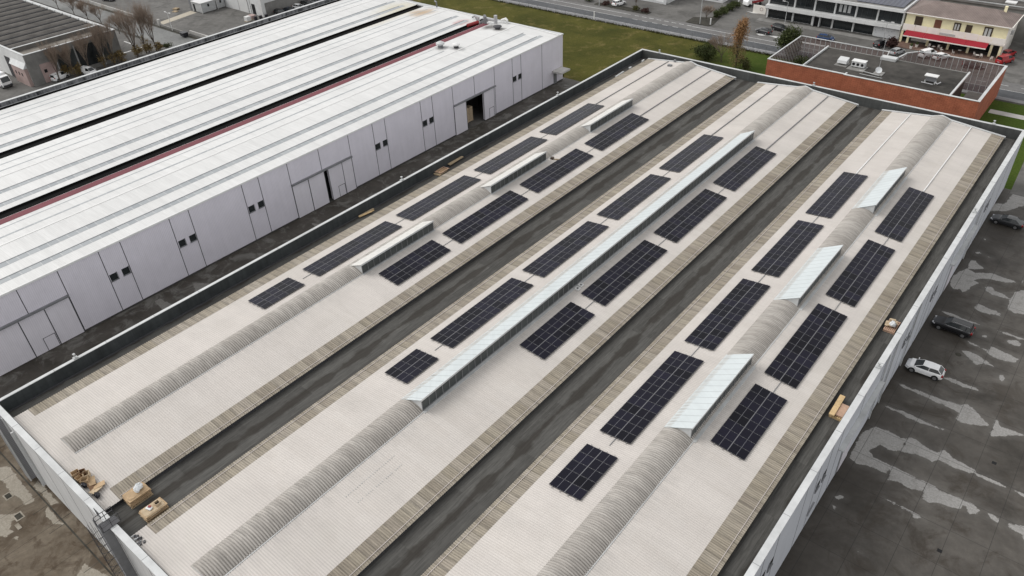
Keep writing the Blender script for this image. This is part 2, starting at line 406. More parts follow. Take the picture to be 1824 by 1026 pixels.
M['lane'] = ground_mat("wet_lane_concrete", (0.034, 0.029, 0.022), (0.075, 0.067, 0.057), 0.14, 0.6, (0.15, 0.145, 0.132), 0.35, (50.0, 7.0, 6.9, 1.0, (0.02, 0.02, 0.02)), None, ((0.14, 0.134, 0.122), (0.225, 0.217, 0.20)))
M['lanedry'] = ground_mat("dry_lane_concrete", (0.095, 0.09, 0.08), (0.16, 0.154, 0.142), 0.9, 0.9)
M['finribs'] = ribbed("grey_ribbed_fin", (0.24, 0.24, 0.25), 2, 0.22, 0.6, 0.1, 0, 0.1, 0.25, 0.3)
M['mud'] = ground_mat("dark_ditch", (0.022, 0.021, 0.016), (0.06, 0.056, 0.045), 0.5)
M['paving'] = ground_mat("red_brown_paving", (0.15, 0.09, 0.07), (0.22, 0.15, 0.12), 0.5)
M['beige'] = ground_mat("beige_path", (0.40, 0.36, 0.29), (0.46, 0.42, 0.35), 0.5)
M['paint'] = plain("road_paint", (0.55, 0.55, 0.54), 0.7, 0.4, 2.0, local=False)
def m_lawn():
    k = NT("winter_lawn")
    n1 = k.noise(k.pos, 0.09, 5, 0.65, 0.5)
    n2 = k.noise(k.pos, 0.22, 5, 0.7, 0.3)
    n3 = k.noise(k.pos, 2.6, 5, 0.75)
    x, y, z = k.xyz(k.pos)
    c = k.mix(k.mr(n1, 0.36, 0.62), (0.048, 0.050, 0.010), (0.082, 0.078, 0.017))
    c = k.mix(k.mr(n2, 0.54, 0.68, 0.0, 0.75), c, (0.150, 0.120, 0.045))
    c = k.mix(k.mr(n2, 0.42, 0.30, 0.0, 0.6), c, (0.028, 0.040, 0.008))
    c = k.mix(k.mr(x, -8.0, 14.0, 0.0, 0.75), c, (0.040, 0.078, 0.010))
    c = k.mul(c, k.mr(n3, 0.3, 0.7, 0.68, 1.3))
    k.bump(n3, 0.5, 0.06)
    return k.fin(c, 0.95, 0, 0.1)
M['lawn'] = m_lawn()
# --- small stuff
M['bark'] = plain("bark", (0.10, 0.078, 0.062), 0.9, 0.4, 3.0)
M['twig'] = plain("bare_twig", (0.27, 0.21, 0.165), 0.9, 0.3, 1.0)
def leafm(name, c1, c2, c3):
    k = NT(name)
    n1 = k.noise(k.pos, 1.1, 3, 0.6)
    n2 = k.white(k.scl(k.pos, (3.0, 3.0, 3.0)))
    c = k.mix(k.mr(n1, 0.35, 0.65), c1, c2)
    c = k.mix(k.ma('MULTIPLY', n2, 0.5), c, c3)
    return k.fin(c, 0.8, 0, 0.2)
M['orange'] = leafm("rust_orange_leaf", (0.30, 0.155, 0.068), (0.37, 0.22, 0.105), (0.20, 0.125, 0.07))
M['ochre'] = leafm("ochre_leaf", (0.20, 0.145, 0.06), (0.27, 0.20, 0.09), (0.11, 0.085, 0.045))
M['green'] = leafm("dark_green_leaf", (0.030, 0.045, 0.016), (0.055, 0.072, 0.022), (0.08, 0.085, 0.03))
M['olive'] = leafm("olive_leaf", (0.055, 0.058, 0.022), (0.10, 0.095, 0.032), (0.035, 0.04, 0.015))
M['maroon'] = leafm("maroon_leaf", (0.055, 0.026, 0.024), (0.085, 0.045, 0.038), (0.035, 0.022, 0.018))
M['timber'] = plain("raw_timber", (0.56, 0.40, 0.21), 0.75, 0.25, 4.0)
M['timberdull'] = plain("weathered_timber", (0.40, 0.31, 0.20), 0.8, 0.3, 4.0)
M['pinkwood'] = plain("pinkish_plywood", (0.47, 0.31, 0.22), 0.8, 0.2, 4.0)
M['cardboard'] = plain("cardboard", (0.42, 0.30, 0.18), 0.85, 0.25, 3.0)
M['carddark'] = plain("dark_cardboard", (0.17, 0.095, 0.05), 0.85, 0.3, 3.0)
M['cardpale'] = plain("pale_cardboard", (0.47, 0.37, 0.25), 0.85, 0.2, 3.0)
M['plasticwhite'] = plain("white_plastic_bag", (0.66, 0.68, 0.69), 0.4, 0.3, 5.0)
M['plasticblack'] = plain("black_plastic", (0.02, 0.02, 0.026), 0.4, 0.3, 5.0)
M['redplastic'] = plain("red_plastic", (0.26, 0.016, 0.02), 0.45, 0.2, 3.0)
M['chrome'] = plain("wheel_alloy", (0.35, 0.35, 0.36), 0.35, 0.1, 3.0, metal=0.7)
M['lamp_red'] = plain("tail_lamp", (0.30, 0.012, 0.012), 0.25, 0.1, 3.0)
M['lamp_clear'] = plain("head_lamp", (0.55, 0.56, 0.58), 0.2, 0.2, 3.0)
def paint(name, col, rough=0.3):
    k = NT(name)
    n = k.noise(k.obj, 1.5, 4, 0.6)
    k.fin(k.mul(col, k.mr(n, 0.3, 0.7, 0.92, 1.05)), rough, 0, 0.5)
    k.b.inputs["Coat Weight"].default_value = 0.5
    k.b.inputs["Coat Roughness"].default_value = 0.12
    return k.m
for nm, c in dict(white=(0.90, 0.90, 0.90), black=(0.010, 0.010, 0.012), charcoal=(0.022, 0.023, 0.026), blue=(0.012, 0.045, 0.14), silver=(0.36, 0.37, 0.38),
                  red=(0.36, 0.012, 0.016), navy=(0.014, 0.018, 0.035)).items():
    M['p_' + nm] = paint(nm + "_car_paint", c)

# ---------------------------------------------------------------- mesh helpers
class MB:
    """collects shapes and links them as ONE mesh object"""
    def __init__(s):
        s.v, s.f, s.mi, s.cur = [], [], [], 0
    def mat(s, i):
        s.cur = i
        return s
    def add(s, verts, faces):
        o = len(s.v)
        s.v += [tuple(p) for p in verts]
        s.f += [tuple(i + o for i in f) for f in faces]
        s.mi += [s.cur] * len(faces)
        return s
    def box(s, x0, x1, y0, y1, z0, z1):
        return s.add([(x0, y0, z0), (x1, y0, z0), (x1, y1, z0), (x0, y1, z0), (x0, y0, z1), (x1, y0, z1), (x1, y1, z1), (x0, y1, z1)],
                     [(3, 2, 1, 0), (4, 5, 6, 7), (0, 1, 5, 4), (1, 2, 6, 5), (2, 3, 7, 6), (3, 0, 4, 7)])
    def obox(s, c, size, rz=0.0, rx=0.0, ry=0.0):
        m = Matrix.Translation(c) @ Matrix.Rotation(rz, 4, 'Z') @ Matrix.Rotation(ry, 4, 'Y') @ Matrix.Rotation(rx, 4, 'X')
        a, b, d = size[0] / 2, size[1] / 2, size[2] / 2
        pts = [m @ Vector(p) for p in ((-a, -b, -d), (a, -b, -d), (a, b, -d), (-a, b, -d), (-a, -b, d), (a, -b, d), (a, b, d), (-a, b, d))]
        return s.add(pts, [(3, 2, 1, 0), (4, 5, 6, 7), (0, 1, 5, 4), (1, 2, 6, 5), (2, 3, 7, 6), (3, 0, 4, 7)])
    def quad(s, a, b, c, d):
        return s.add([a, b, c, d], [(0, 1, 2, 3)])
    def prism(s, poly, axis, a0, a1):
        """poly: 2D points in the plane across `axis`; extruded from a0 to a1"""
        def P(p, a):
            return (a, p[0], p[1]) if axis == 0 else ((p[0], a, p[1]) if axis == 1 else (p[0], p[1], a))
        n = len(poly)
        vs = [P(p, a0) for p in poly] + [P(p, a1) for p in poly]
        fs = [tuple(range(n - 1, -1, -1)), tuple(range(n, 2 * n))] + [(i, (i + 1) % n, (i + 1) % n + n, i + n) for i in range(n)]
        return s.add(vs, fs)
    def tube(s, pts, r, n=6, r2=None):
        pts = [Vector(p) for p in pts]
        rings = []
        L = len(pts)
        for i, p in enumerate(pts):
            d = (pts[min(i + 1, L - 1)] - pts[max(i - 1, 0)]).normalized()
            a = d.cross(Vector((0, 0, 1)))
            if a.length < 1e-3: a = Vector((1, 0, 0))
            a.normalize(); b = d.cross(a)
            rr = r if r2 is None else r + (r2 - r) * i / max(1, L - 1)
            rings.append([p + (a * math.cos(2 * math.pi * k / n) + b * math.sin(2 * math.pi * k / n)) * rr for k in range(n)])
        vs = [q for g in rings for q in g]
        fs = []
        for i in range(L - 1):
            for k in range(n):
                fs.append((i * n + k, i * n + (k + 1) % n, (i + 1) * n + (k + 1) % n, (i + 1) * n + k))
        if n > 3:
            fs += [tuple(range(n - 1, -1, -1)), tuple((L - 1) * n + k for k in range(n))]
        return s.add(vs, fs)
    def cyl(s, p0, p1, r, n=12, r2=None):
        return s.tube([p0, p1], r, n, r2)
    def ellipsoid(s, c, rad, nu=10, nv=7, jit=0.0, rng=None):
        vs, fs = [], []
        for j in range(nv + 1):
            t = math.pi * j / nv
            for i in range(nu):
                a = 2 * math.pi * i / nu
                q = 1.0 + (rng.uniform(-jit, jit) if rng else 0)
                vs.append((c[0] + rad[0] * math.sin(t) * math.cos(a) * q, c[1] + rad[1] * math.sin(t) * math.sin(a) * q, c[2] + rad[2] * math.cos(t) * q))
        for j in range(nv):
            for i in range(nu):
                fs.append((j * nu + i, (j + 1) * nu + i, (j + 1) * nu + (i + 1) % nu, j * nu + (i + 1) % nu))
        return s.add(vs, fs)
    def corr(s, xa, za, xb, zb, y0, y1, period, amp, nx=1, arc=0.0):
        """sheet corrugated along Y between the lines (xa,za) and (xb,zb); arc lifts its middle"""
        per = period / 4.0
        ny = int((y1 - y0) / per)
        ph = (0.0, 1.0, 0.0, -1.0)
        vs, fs = [], []
        k0 = int(round(y0 / per))
        for j in range(ny + 1):
            y = (k0 + j) * per
            dz = amp * ph[(k0 + j) % 4]
            for i in range(nx + 1):
                t = i / nx
                vs.append((xa + (xb - xa) * t, y, za + (zb - za) * t + arc * (1 - (2 * t - 1) ** 2) + dz))
        for j in range(ny):
            for i in range(nx):
                a = j * (nx + 1) + i
                fs.append((a, a + 1, a + nx + 2, a + nx + 1))
        return s.add(vs, fs)
    def build(s, name, mats, parent=None, smooth=None):
        if not isinstance(mats, (list, tuple)): mats = [mats]
        me = bpy.data.meshes.new(name)
        off = Vector((0, 0, 0))
        p = parent
        while p is not None:
            off += p.location
            p = p.parent
        vs = s.v if off.length == 0 else [(a[0] - off.x, a[1] - off.y, a[2] - off.z) for a in s.v]
        me.from_pydata(vs, [], s.f)
        for m in mats:
            me.materials.append(m)
        me.polygons.foreach_set("material_index", s.mi)
        if smooth is not None:
            me.polygons.foreach_set("use_smooth", [True] * len(me.polygons))
            if smooth < 180:
                me.set_sharp_from_angle(angle=R(smooth))
        me.update()
        o = bpy.data.objects.new(name, me)
        COL.objects.link(o)
        if parent is not None:
            o.parent = parent
        return o

def tag(o, label=None, cat=None, group=None, kind=None):
    if label: o["label"] = label
    if cat: o["category"] = cat
    if group: o["group"] = group
    if kind: o["kind"] = kind
    return o
def thing(name, label, cat, loc, group=None):
    o = bpy.data.objects.new(name, None)
    o.empty_display_size = 0.5
    COL.objects.link(o)
    o.location = loc
    return tag(o, label, cat, group)
def structure(name, mb, m):
    return tag(mb.build(name, m), None, None, None, "structure")
def copy_tree(o, parent=None):
    c = o.copy(); COL.objects.link(c)
    if parent is not None: c.parent = parent
    for ch in list(o.children): copy_tree(ch, c)
    return c
def sheet(x0, x1, y0, y1, z):
    return MB().quad((x0, y0, z), (x1, y0, z), (x1, y1, z), (x0, y1, z))

# ---------------------------------------------------------------- ground
structure("ground", sheet(-900, 700, -400, 1100, 0.0), M['asphalt'])
structure("lawn", sheet(-96, 70.0, 129.4, 168.0, 0.004).quad((61.0, 129.4, 0.008), (71.6, 129.4, 0.008), (69.9, 167.9, 0.008), (61.0, 167.9, 0.008)), M['lawn'])
import numpy as np
PATCH = [[(70.8,55.93),(70.59,60.23),(71.42,62.13),(72.77,62.44),(74.45,62.18),(74.9,62.52),(74.86,60.06),(73.65,59.68),(72.85,59.74),(72.11,58.11),(73.25,57.53),(74.67,57.44),(74.84,55.93),(73.25,56.11),(71.72,55.59)],[(74.98,62.77),(75.83,62.81),(77.35,62.34),(78.09,62.38),(78.65,63.12),(79.36,62.68),(79.99,62.51),(81.66,62.25),(82.02,61.9),(81.57,61.42),(79.75,61.17),(78.84,61.25),(78.29,61.35),(78.06,60.58),(76.87,60.79),(74.92,60.11),(74.94,61.59)],[(82.02,61.9),(83.02,61.91),(85.01,61.72),(84.78,61.47),(82.99,61.39),(81.96,61.59)],[(85.48,61.72),(86.08,61.82),(86.76,61.75),(86.84,61.34),(86.14,61.51)],[(74.79,57.53),(76.03,57.46),(78.35,57.38),(78.36,55.81),(76.91,55.55),(75.82,55.69),(75.03,55.33),(74.88,56.08)],[(78.39,57.52),(79.62,57.24),(81.72,57.31),(82.96,57.33),(83.25,56.98),(83.52,56.97),(83.37,56.17),(82.78,55.83),(82.39,56.55),(82.03,56.63),(81.92,55.96),(81.17,55.62),(80.09,55.48),(79.27,54.86),(78.55,54.89),(78.39,55.96)],[(84.18,57.06),(85.33,57.0),(85.33,56.38),(84.65,56.48)],[(85.86,56.96),(86.84,57.28),(87.56,57.6),(87.95,55.56),(87.29,56.33),(86.36,56.47)],[(75.38,52.83),(78.37,52.79),(79.19,52.63),(79.04,52.18),(78.67,52.01),(78.39,52.47),(75.6,52.64)],[(71.52,49.88),(71.93,50.43),(72.21,50.28),(71.99,49.65)],[(71.68,48.64),(72.05,48.64),(72.03,48.29)],[(75.3,44.89),(75.89,44.83),(75.64,44.74)],[(71.37,70.93),(72.78,71.03),(74.76,71.1),(76.69,71.17),(78.19,71.54),(78.69,72.07),(79.76,71.53),(80.95,70.39),(81.5,69.95),(80.63,69.15),(78.93,68.58),(78.32,68.83),(78.31,70.14),(74.97,70.34),(72.09,70.51)],[(71.35,66.15),(73.13,66.54),(74.81,66.34),(77.64,66.33),(77.42,66.02),(74.81,65.76),(72.16,65.95)],[(81.88,68.94),(81.88,71.67),(82.52,70.44),(84.14,70.82),(85.05,70.68),(82.0,68.38)],[(78.28,83.64),(78.36,84.77),(79.78,84.41),(81.67,84.07),(81.42,82.87),(79.53,82.49),(78.34,82.99)],[(75.78,81.61),(76.61,82.06),(78.04,81.73),(78.45,80.66),(77.81,79.85),(76.39,80.85)],[(78.25,81.53),(79.36,81.0),(79.6,80.68),(78.62,80.62)],[(75.31,75.16),(76.18,75.65),(77.56,75.4),(78.82,75.55),(79.06,75.19),(77.86,74.83),(76.39,74.84)],[(74.85,91.65),(74.84,93.27),(75.86,92.79),(77.29,92.85),(77.93,91.92),(76.82,91.71),(75.55,91.77)],[(78.13,96.5),(78.23,98.66),(78.75,99.69),(79.42,99.96),(80.52,94.23),(79.24,93.68),(78.37,94.04)],[(71.49,88.59),(72.63,88.82),(74.68,88.57),(76.47,88.55),(76.17,88.32),(74.28,88.07),(72.25,88.15)],[(74.88,97.07),(75.04,98.05),(77.04,97.37),(78.28,96.62),(77.38,96.57),(75.97,96.38)],[(75.59,84.15),(78.28,83.64),(78.26,83.35),(76.39,83.66)],[(78.23,88.5),(79.22,88.69),(81.28,88.56),(80.84,88.23),(79.32,88.2)],[(79.73,87.04),(80.44,87.74),(81.49,87.44),(81.15,86.66),(80.01,86.53)],[(80.36,79.43),(80.77,79.74),(81.09,79.0),(80.87,78.52)],[(76.91,86.23),(77.44,86.62),(77.52,86.25),(77.08,85.92)],[(70.68,95.64),(70.56,98.08),(70.99,99.57),(71.66,100.99),(72.76,100.61),(74.86,101.91),(76.47,101.68),(78.06,101.46),(76.7,100.59),(75.04,100.17),(73.9,99.57),(73.06,98.51),(73.92,98.21),(73.5,97.46),(73.1,96.26),(73.04,95.33),(72.58,94.78),(72.06,95.29),(71.44,94.61)],[(74.81,97.73),(75.37,98.26),(76.1,97.57),(76.79,96.98),(78.24,96.84),(76.57,96.71),(75.54,96.61),(74.9,96.91)],[(74.84,91.81),(74.81,93.15),(75.98,92.96),(77.46,92.6),(77.96,92.42),(76.77,91.55),(75.79,91.37)],[(71.53,102.35),(71.55,103.58),(72.12,103.76),(72.8,103.03),(73.56,102.37),(72.57,101.42),(71.83,101.12)],[(71.45,106.14),(71.96,106.64),(72.33,106.39),(71.82,105.89)],[(72.81,106.11),(73.74,106.03),(73.57,105.91)],[(71.54,110.74),(71.93,110.9),(71.8,110.54)],[(78.36,101.9),(78.59,102.75),(78.78,101.76),(78.53,101.46)],[(66.91,115.29),(65.94,122.73),(68.72,122.31),(71.84,123.92),(72.01,129.45),(73.77,128.26),(74.37,125.14),(72.37,121.42),(70.52,120.11),(68.54,119.27)]]
def ground_grid(name, x0, x1, y0, y1, res, polys, m, extra=()):
    """fine ground sheet; the vertex attribute `dry` is the distance inside the traced dry areas"""
    nx, ny = int((x1 - x0) / res) + 1, int((y1 - y0) / res) + 1
    gx, gy = np.meshgrid(np.linspace(x0, x1, nx), np.linspace(y0, y1, ny))
    P_ = np.stack([gx.ravel(), gy.ravel()], 1)
    best = np.full(len(P_), -3.0)
    for pl in polys:
        a = np.array(pl, float); b = np.roll(a, -1, 0)
        lo, hi = a.min(0) - 3, a.max(0) + 3
        idx = np.where((P_ >= lo).all(1) & (P_ <= hi).all(1))[0]
        q = P_[idx]
        dmin = np.full(len(q), 9.0); ins = np.zeros(len(q), bool)
        for s_, e_ in zip(a, b):
            d = e_ - s_
            L2 = max(1e-9, d @ d)
            t = np.clip(((q - s_) @ d) / L2, 0, 1)
            dmin = np.minimum(dmin, np.linalg.norm(q - (s_ + t[:, None] * d), axis=1))
            if s_[1] != e_[1]:
                ins ^= ((s_[1] > q[:, 1]) != (e_[1] > q[:, 1])) & (q[:, 0] < (e_[0] - s_[0]) * (q[:, 1] - s_[1]) / (e_[1] - s_[1]) + s_[0])
        best[idx] = np.maximum(best[idx], np.where(ins, dmin, -dmin))
    vs = [(x, y, .004) for x, y in P_.tolist()]
    fs = [(j * nx + i, j * nx + i + 1, (j + 1) * nx + i + 1, (j + 1) * nx + i) for j in range(ny - 1) for i in range(nx - 1)]
    mb = MB().add(vs, fs)
    n0 = len(vs)
    for a0, a1, b0, b1 in extra:
        mb.quad((a0, b0, .004), (a1, b0, .004), (a1, b1, .004), (a0, b1, .004))
    o = structure(name, mb, m)
    at = o.data.attributes.new("dry", 'FLOAT', 'POINT')
    at.data.foreach_set("value", best.tolist() + [-3.0] * (len(mb.v) - n0))
    return o
ground_grid("yard", 70.2, 90.2, 40.0, 129.2, 0.16, PATCH, M['yard'], ((90.2, 170, -40, 129.2), (70.2, 90.2, -40, 40.0)))
FRONT = ([(-3.5, -1.8), (1.5, -2.0), (4.2, -2.2), (4.0, -3.1), (2.4, -3.0), (1.2, -3.4), (-1.5, -3.2), (-4.5, -4.0)],
         [(2.6, -5.6), (4.4, -4.2), (5.4, -4.2), (5.0, -4.9), (5.9, -5.6), (6.4, -5.4), (6.6, -6.2), (5.6, -6.6), (4.0, -7.2)], [(7.0, -5.6), (7.6, -5.3), (7.9, -5.5), (7.3, -5.9)],
         [(1.6, -0.7), (6.5, -0.7), (6.2, -1.3), (2.0, -1.4)], [(6.1, -1.75), (8.4, -1.7), (9.8, -1.75), (8.9, -2.3), (7.0, -2.4)], [(16.2, -2.6), (19.4, -1.9), (18.8, -3.4), (17.2, -4.2)])
ground_grid("forecourt", -8, 32, -14, -0.2, 0.14, FRONT, M['frontyard'], ((-60, -8, -60, -0.2), (32, 70.2, -60, -0.2), (-8, 32, -60, -14)))
lr = random.Random(21)
LANE = []
for i in range(19):
    y = 4 + i * 6.9 + lr.uniform(-1, 1); x = lr.choice((lr.uniform(-16.5, -11), lr.uniform(-13, -5)))
    L_, W_ = lr.uniform(1.6, 4.6), lr.uniform(.4, 1.2)
    LANE.append([(x + L_ * math.cos(2 * math.pi * k / 10) * lr.uniform(.7, 1.2), y + W_ * math.sin(2 * math.pi * k / 10) * lr.uniform(.7, 1.4)) for k in range(10)])
ground_grid("service_lane", -20.1, -0.2, -0.2, 129.3, 0.2, LANE, M['lane'])
structure("road", sheet(-300, 200, 170.6, 174.9, 0.004).quad((-300, 174.9, 0.004), (-300, 174.9, 0.004), (200, 174.9, 0.004), (200, 174.9, 0.004)), M['road2'])
structure("road_lane", sheet(-300, 200, 174.9, 179.6, 0.004), M['road1'])
structure("road_shoulder", sheet(-300, 200, 168.9, 170.6, 0.004), M['shoulder'])
structure("ditch", sheet(-300, 70, 168.0, 168.9, 0.006), M['mud'])
structure("street", sheet(-420, -86, 89.2, 97.6, 0.004), M['street'])
structure("pavement", MB().box(-2.0, 33.5, 190.9, 193.2, 0, 0.12), M['greyconc'])
structure("terrace", MB().box(33.6, 57.0, 189.6, 194.2, 0, 0.13), M['paving'])
structure("path", MB().quad((-145.0, 99.2, 0.006), (-142.0, 99.2, 0.006), (-143.9, 111.3, 0.006), (-147.2, 111.3, 0.006)), M['beige'])
structure("garden_path", MB().quad((61.0, 160.6, 0.016), (72.0, 160.6, 0.016), (72.0, 162.7, 0.016), (61.0, 162.7, 0.016)), M['paleconc'])
structure("slip_road", MB().quad((71.6, 128.0, 0.012), (120, 128.0, 0.012), (120, 168.6, 0.012), (69.9, 168.6, 0.012)), M['asphalt'])
# road paint: dashes and edge lines
rp = MB()
for i in range(-40, 26):
    x = -2.6 + i * 3.1
    if -33 < x < -15: rp.box(x, x + 1.6, 174.78, 174.93, 0.004, 0.009)
rp.box(-14, 120, 174.78, 174.92, 0.004, 0.009)
rp.box(-300, -34, 174.78, 174.92, 0.004, 0.009)
for i in range(0, 8):
    rp.box(-31.6 + i * 2.3, -30.2 + i * 2.3, 177.75, 177.95, 0.004, 0.009)
rp.box(-13.8, 10.4, 177.5, 177.68, 0.004, 0.009).box(-300, -33, 177.8, 177.98, 0.004, 0.009)
rp.box(10.4, 45, 177.45, 177.6, 0.004, 0.009)
for i in range(8): rp.box(46 + i * 4.4, 48 + i * 4.4, 177.4, 177.55, 0.004, 0.009)
rp.box(-300, 17, 170.62, 170.75, 0.004, 0.009)
# arrows and islands painted white on the office forecourt
for pts in ([(-14.2, 181.2), (-13.4, 180.4), (-11.6, 180.5), (-11.4, 181.0), (-12.8, 181.2), (-13.4, 182.4)],
            [(2.6, 181.0), (4.2, 182.0), (6.6, 181.6), (8.4, 182.1), (10.2, 181.2), (9.0, 180.4), (6.0, 181.0), (3.8, 180.2)],
            [(12.0, 181.2), (14.0, 181.4), (17.0, 181.6), (20.5, 181.5), (20.0, 180.6), (15.0, 180.5)],
            [(-7.8, 197.2), (-5.4, 196.4), (-3.9, 196.8), (-5.6, 197.2)], [(30, 186.0), (31.4, 186.2), (31.4, 186.5), (30, 186.4)]):
    rp.prism(pts, 2, 0.003, 0.012)
rp.box(37.8, 38.0, 182.5, 187.0, 0.003, 0.008).box(57.9, 58.05, 192, 196.5, 0.003, 0.008)
rp.box(-137.5, -131.5, 84.4, 84.8, 0.003, 0.008).box(-128.5, -127.9, 77, 84.6, 0.003, 0.008)
structure("road_marking", rp, M['paint'])
# drain channel, joints and damp kerb of the forecourt
dr = MB()
dr.box(-40, 69, -1.63, -1.47, 0.003, 0.012)
for x in (-7, -1.8, 3.7, 8.95, 14.2, 19.7, 25, 30.4): dr.box(x - .03, x + .03, -1.47, -0.5, 0.003, 0.011)
for x in (5.9, 9.8, 17.2, 23.0): dr.box(x - .03, x + .03, -3.2, -1.63, 0.003, 0.011)
structure("drain_channel", dr, M['mud'])
for i, (x0, x1, y0, y1, lab) in enumerate(((0.75, 1.55, -4.0, -3.45, "square drain grate with pale frame and no cover lying beside it"),
                                            (4.45, 5.35, -4.5, -3.9, "drain grate with pale frame beside the lifted pale cover in the front yard"))):
    t = thing("drain_grate", lab, "drain", ((x0 + x1) / 2, (y0 + y1) / 2, 0.004), "drain grates in the front yard")
    fr = MB()
    fr.box(x0 - .14, x1 + .14, y0 - .14, y0, 0, .03).box(x0 - .14, x1 + .14, y1, y1 + .14, 0, .03).box(x0 - .14, x0, y0, y1, 0, .03).box(x1, x1 + .14, y0, y1, 0, .03)
    fr.build("frame", M['frontdry'], t)
    g = MB().box(x0, x1, y0, y1, 0, .012)
    for j in range(6): g.box(x0 + (j + .3) * (x1 - x0) / 6, x0 + (j + .6) * (x1 - x0) / 6, y0, y1, .012, .022)
    g.build("grille", M['mud'], t)
tag(MB().box(5.75, 6.7, -5.0, -4.6, 0.004, 0.06).build("drain_cover", M['frontdry']), "pale lifted drain cover slab lying beside the lower drain grate", "drain cover")
tag(MB().cyl((75.6, 80.6, 0.002), (75.6, 80.6, 0.02), 0.36, 16).build("manhole_cover", M['mud']), "round dark manhole cover between the white hatchback and the black estate car", "manhole cover")
for (x, y), l in (((81.7, 49.6), "small dark square drain in the yard, nearest the camera"), ((83.2, 64.4), "small dark square drain in the yard, beyond the two long pale patches")):
    tag(MB().box(x - .22, x + .22, y - .2, y + .2, 0.004, 0.022).build("yard_drain", M['black']), l, "drain", "yard drains")

# ---------------------------------------------------------------- main warehouse
LY = 128.67
P23 = 70.0 / 3
WH = thing("warehouse", "long low warehouse with three grey vaulted roof bays carrying black solar panels", "warehouse", (35, LY / 2, 0))
ZP = 10.566
# walls
w = MB()
w.box(-0.4, 70.45, -0.45, -0.05, 0.25, ZP - 0.06)
w.build("front_wall", M['clad_x'], WH)
MB().box(70.05, 70.45, -0.05, 129.05, 0.25, ZP - 0.06).build("side_wall", M['clad_y'], WH)
MB().box(-0.4, 0.0, -0.05, 129.05, 0.25, ZP - 0.06).build("side_wall", M['clad_y'], WH)
MB().box(0.0, 70.05, 128.72, 129.05, 0.25, ZP - 0.06).build("rear_wall", M['clad_x'], WH)
MB().box(-0.36, 70.41, -0.41, -0.07, 0, 0.25).box(70.07, 70.41, -0.07, 129.0, 0, 0.25).box(-0.36, -0.04, -0.07, 129.0, 0, 0.25).build("plinth", M['plinth'], WH)
# vertical joints in the cladding
for x in (3.7, 9.0, 14.3, 19.65, 25.0, 30.3, 35.6, 41.0, 46.3, 51.6, 57, 62.3, 67.6): MB().box(x - .025, x + .025, -0.462, -0.44, 0.25, ZP - .5).build("cladding_joint", M['groove'], WH)
ys = [2.6, 15.6, 21.1, 24.2, 31.7, 34.8, 41.0, 44.0, 47.1, 49.9, 56, 62.3, 65.6, 70.4, 73.5, 79, 81.5, 84.6, 89.8, 96, 102.2, 105.4, 108.2, 112.4, 120.4]
for y in ys: MB().box(70.44, 70.462, y - .03, y + .03, 0.25, ZP - .5).build("cladding_joint", M['groove'], WH)
# copings
MB().box(-0.42, 0.0, -0.55, LY + .45, ZP - .06, ZP).build("coping", M['cap'], WH)
MB().box(0.02, 70.0, LY - .02, LY + .45, ZP - .06, ZP).build("coping", M['cap'], WH)
MB().box(69.98, 70.62, -0.55, LY + .45, ZP - .06, ZP + .004).build("coping", M['cap'], WH)
MB().box(0.02, 69.98, -0.6, 0.03, ZP - .06, ZP).build("coping", M['cap'], WH)
cj = MB()
for y in range(6, 128, 6): cj.box(69.985, 70.615, y, y + .05, ZP + .004, ZP + .008).box(-.415, -.005, y, y + .05, ZP, ZP + .005)
for x in range(5, 70, 5): cj.box(x, x + .05, -.595, .025, ZP, ZP + .005)
cj.build("coping_joint", M['greymetal'], WH)
# parapet lining inside
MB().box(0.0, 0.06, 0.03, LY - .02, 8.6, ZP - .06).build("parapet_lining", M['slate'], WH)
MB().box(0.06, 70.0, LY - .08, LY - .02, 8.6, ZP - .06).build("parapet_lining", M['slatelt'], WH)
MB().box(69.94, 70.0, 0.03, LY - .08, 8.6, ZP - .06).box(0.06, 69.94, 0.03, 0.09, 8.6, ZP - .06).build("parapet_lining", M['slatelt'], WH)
# flat gutters under the bays: membrane sheets
gm = MB()
gm.box(0.06, 2.6, 0.09, LY - .08, 8.6, 8.95)
for b in (1, 2): gm.box(b * P23 - 2.2, b * P23 + 2.6, 0.09, LY - .08, 8.6, 8.86)
gm.box(67.5, 69.94, 0.09, LY - .08, 8.6, 8.86)
gm.box(2.6, P23 - 2.2, LY - 1.15, LY - .08, 8.6, 8.86).box(P23 + 2.6, 2 * P23 - 2.2, LY - 1.15, LY - .08, 8.6, 8.86).box(2 * P23 + 2.6, 67.5, LY - 1.15, LY - .08, 8.6, 8.86)
gm.build("gutter", M['membrane'], WH)
MB().box(0.06, 0.34, 0.09, LY - .08, 8.6, 9.0).build("parapet_foot_shade", M['groove'], WH)  # dark strip added for the shadow line along the left parapet's foot
ZE, ZR = 9.4, 10.2
def zs(u):                                   # height of the slopes at offset u inside a bay
    return ZE + (u - 2.15) * 0.1 if u < 11.7 else ZE + (21.3 - u) * 0.1
YF, YB = 1.75, 127.35
eL, sL, bL, bR, sR, eR = 2.2, 3.95, 10.2, 13.15, 19.5, 21.4
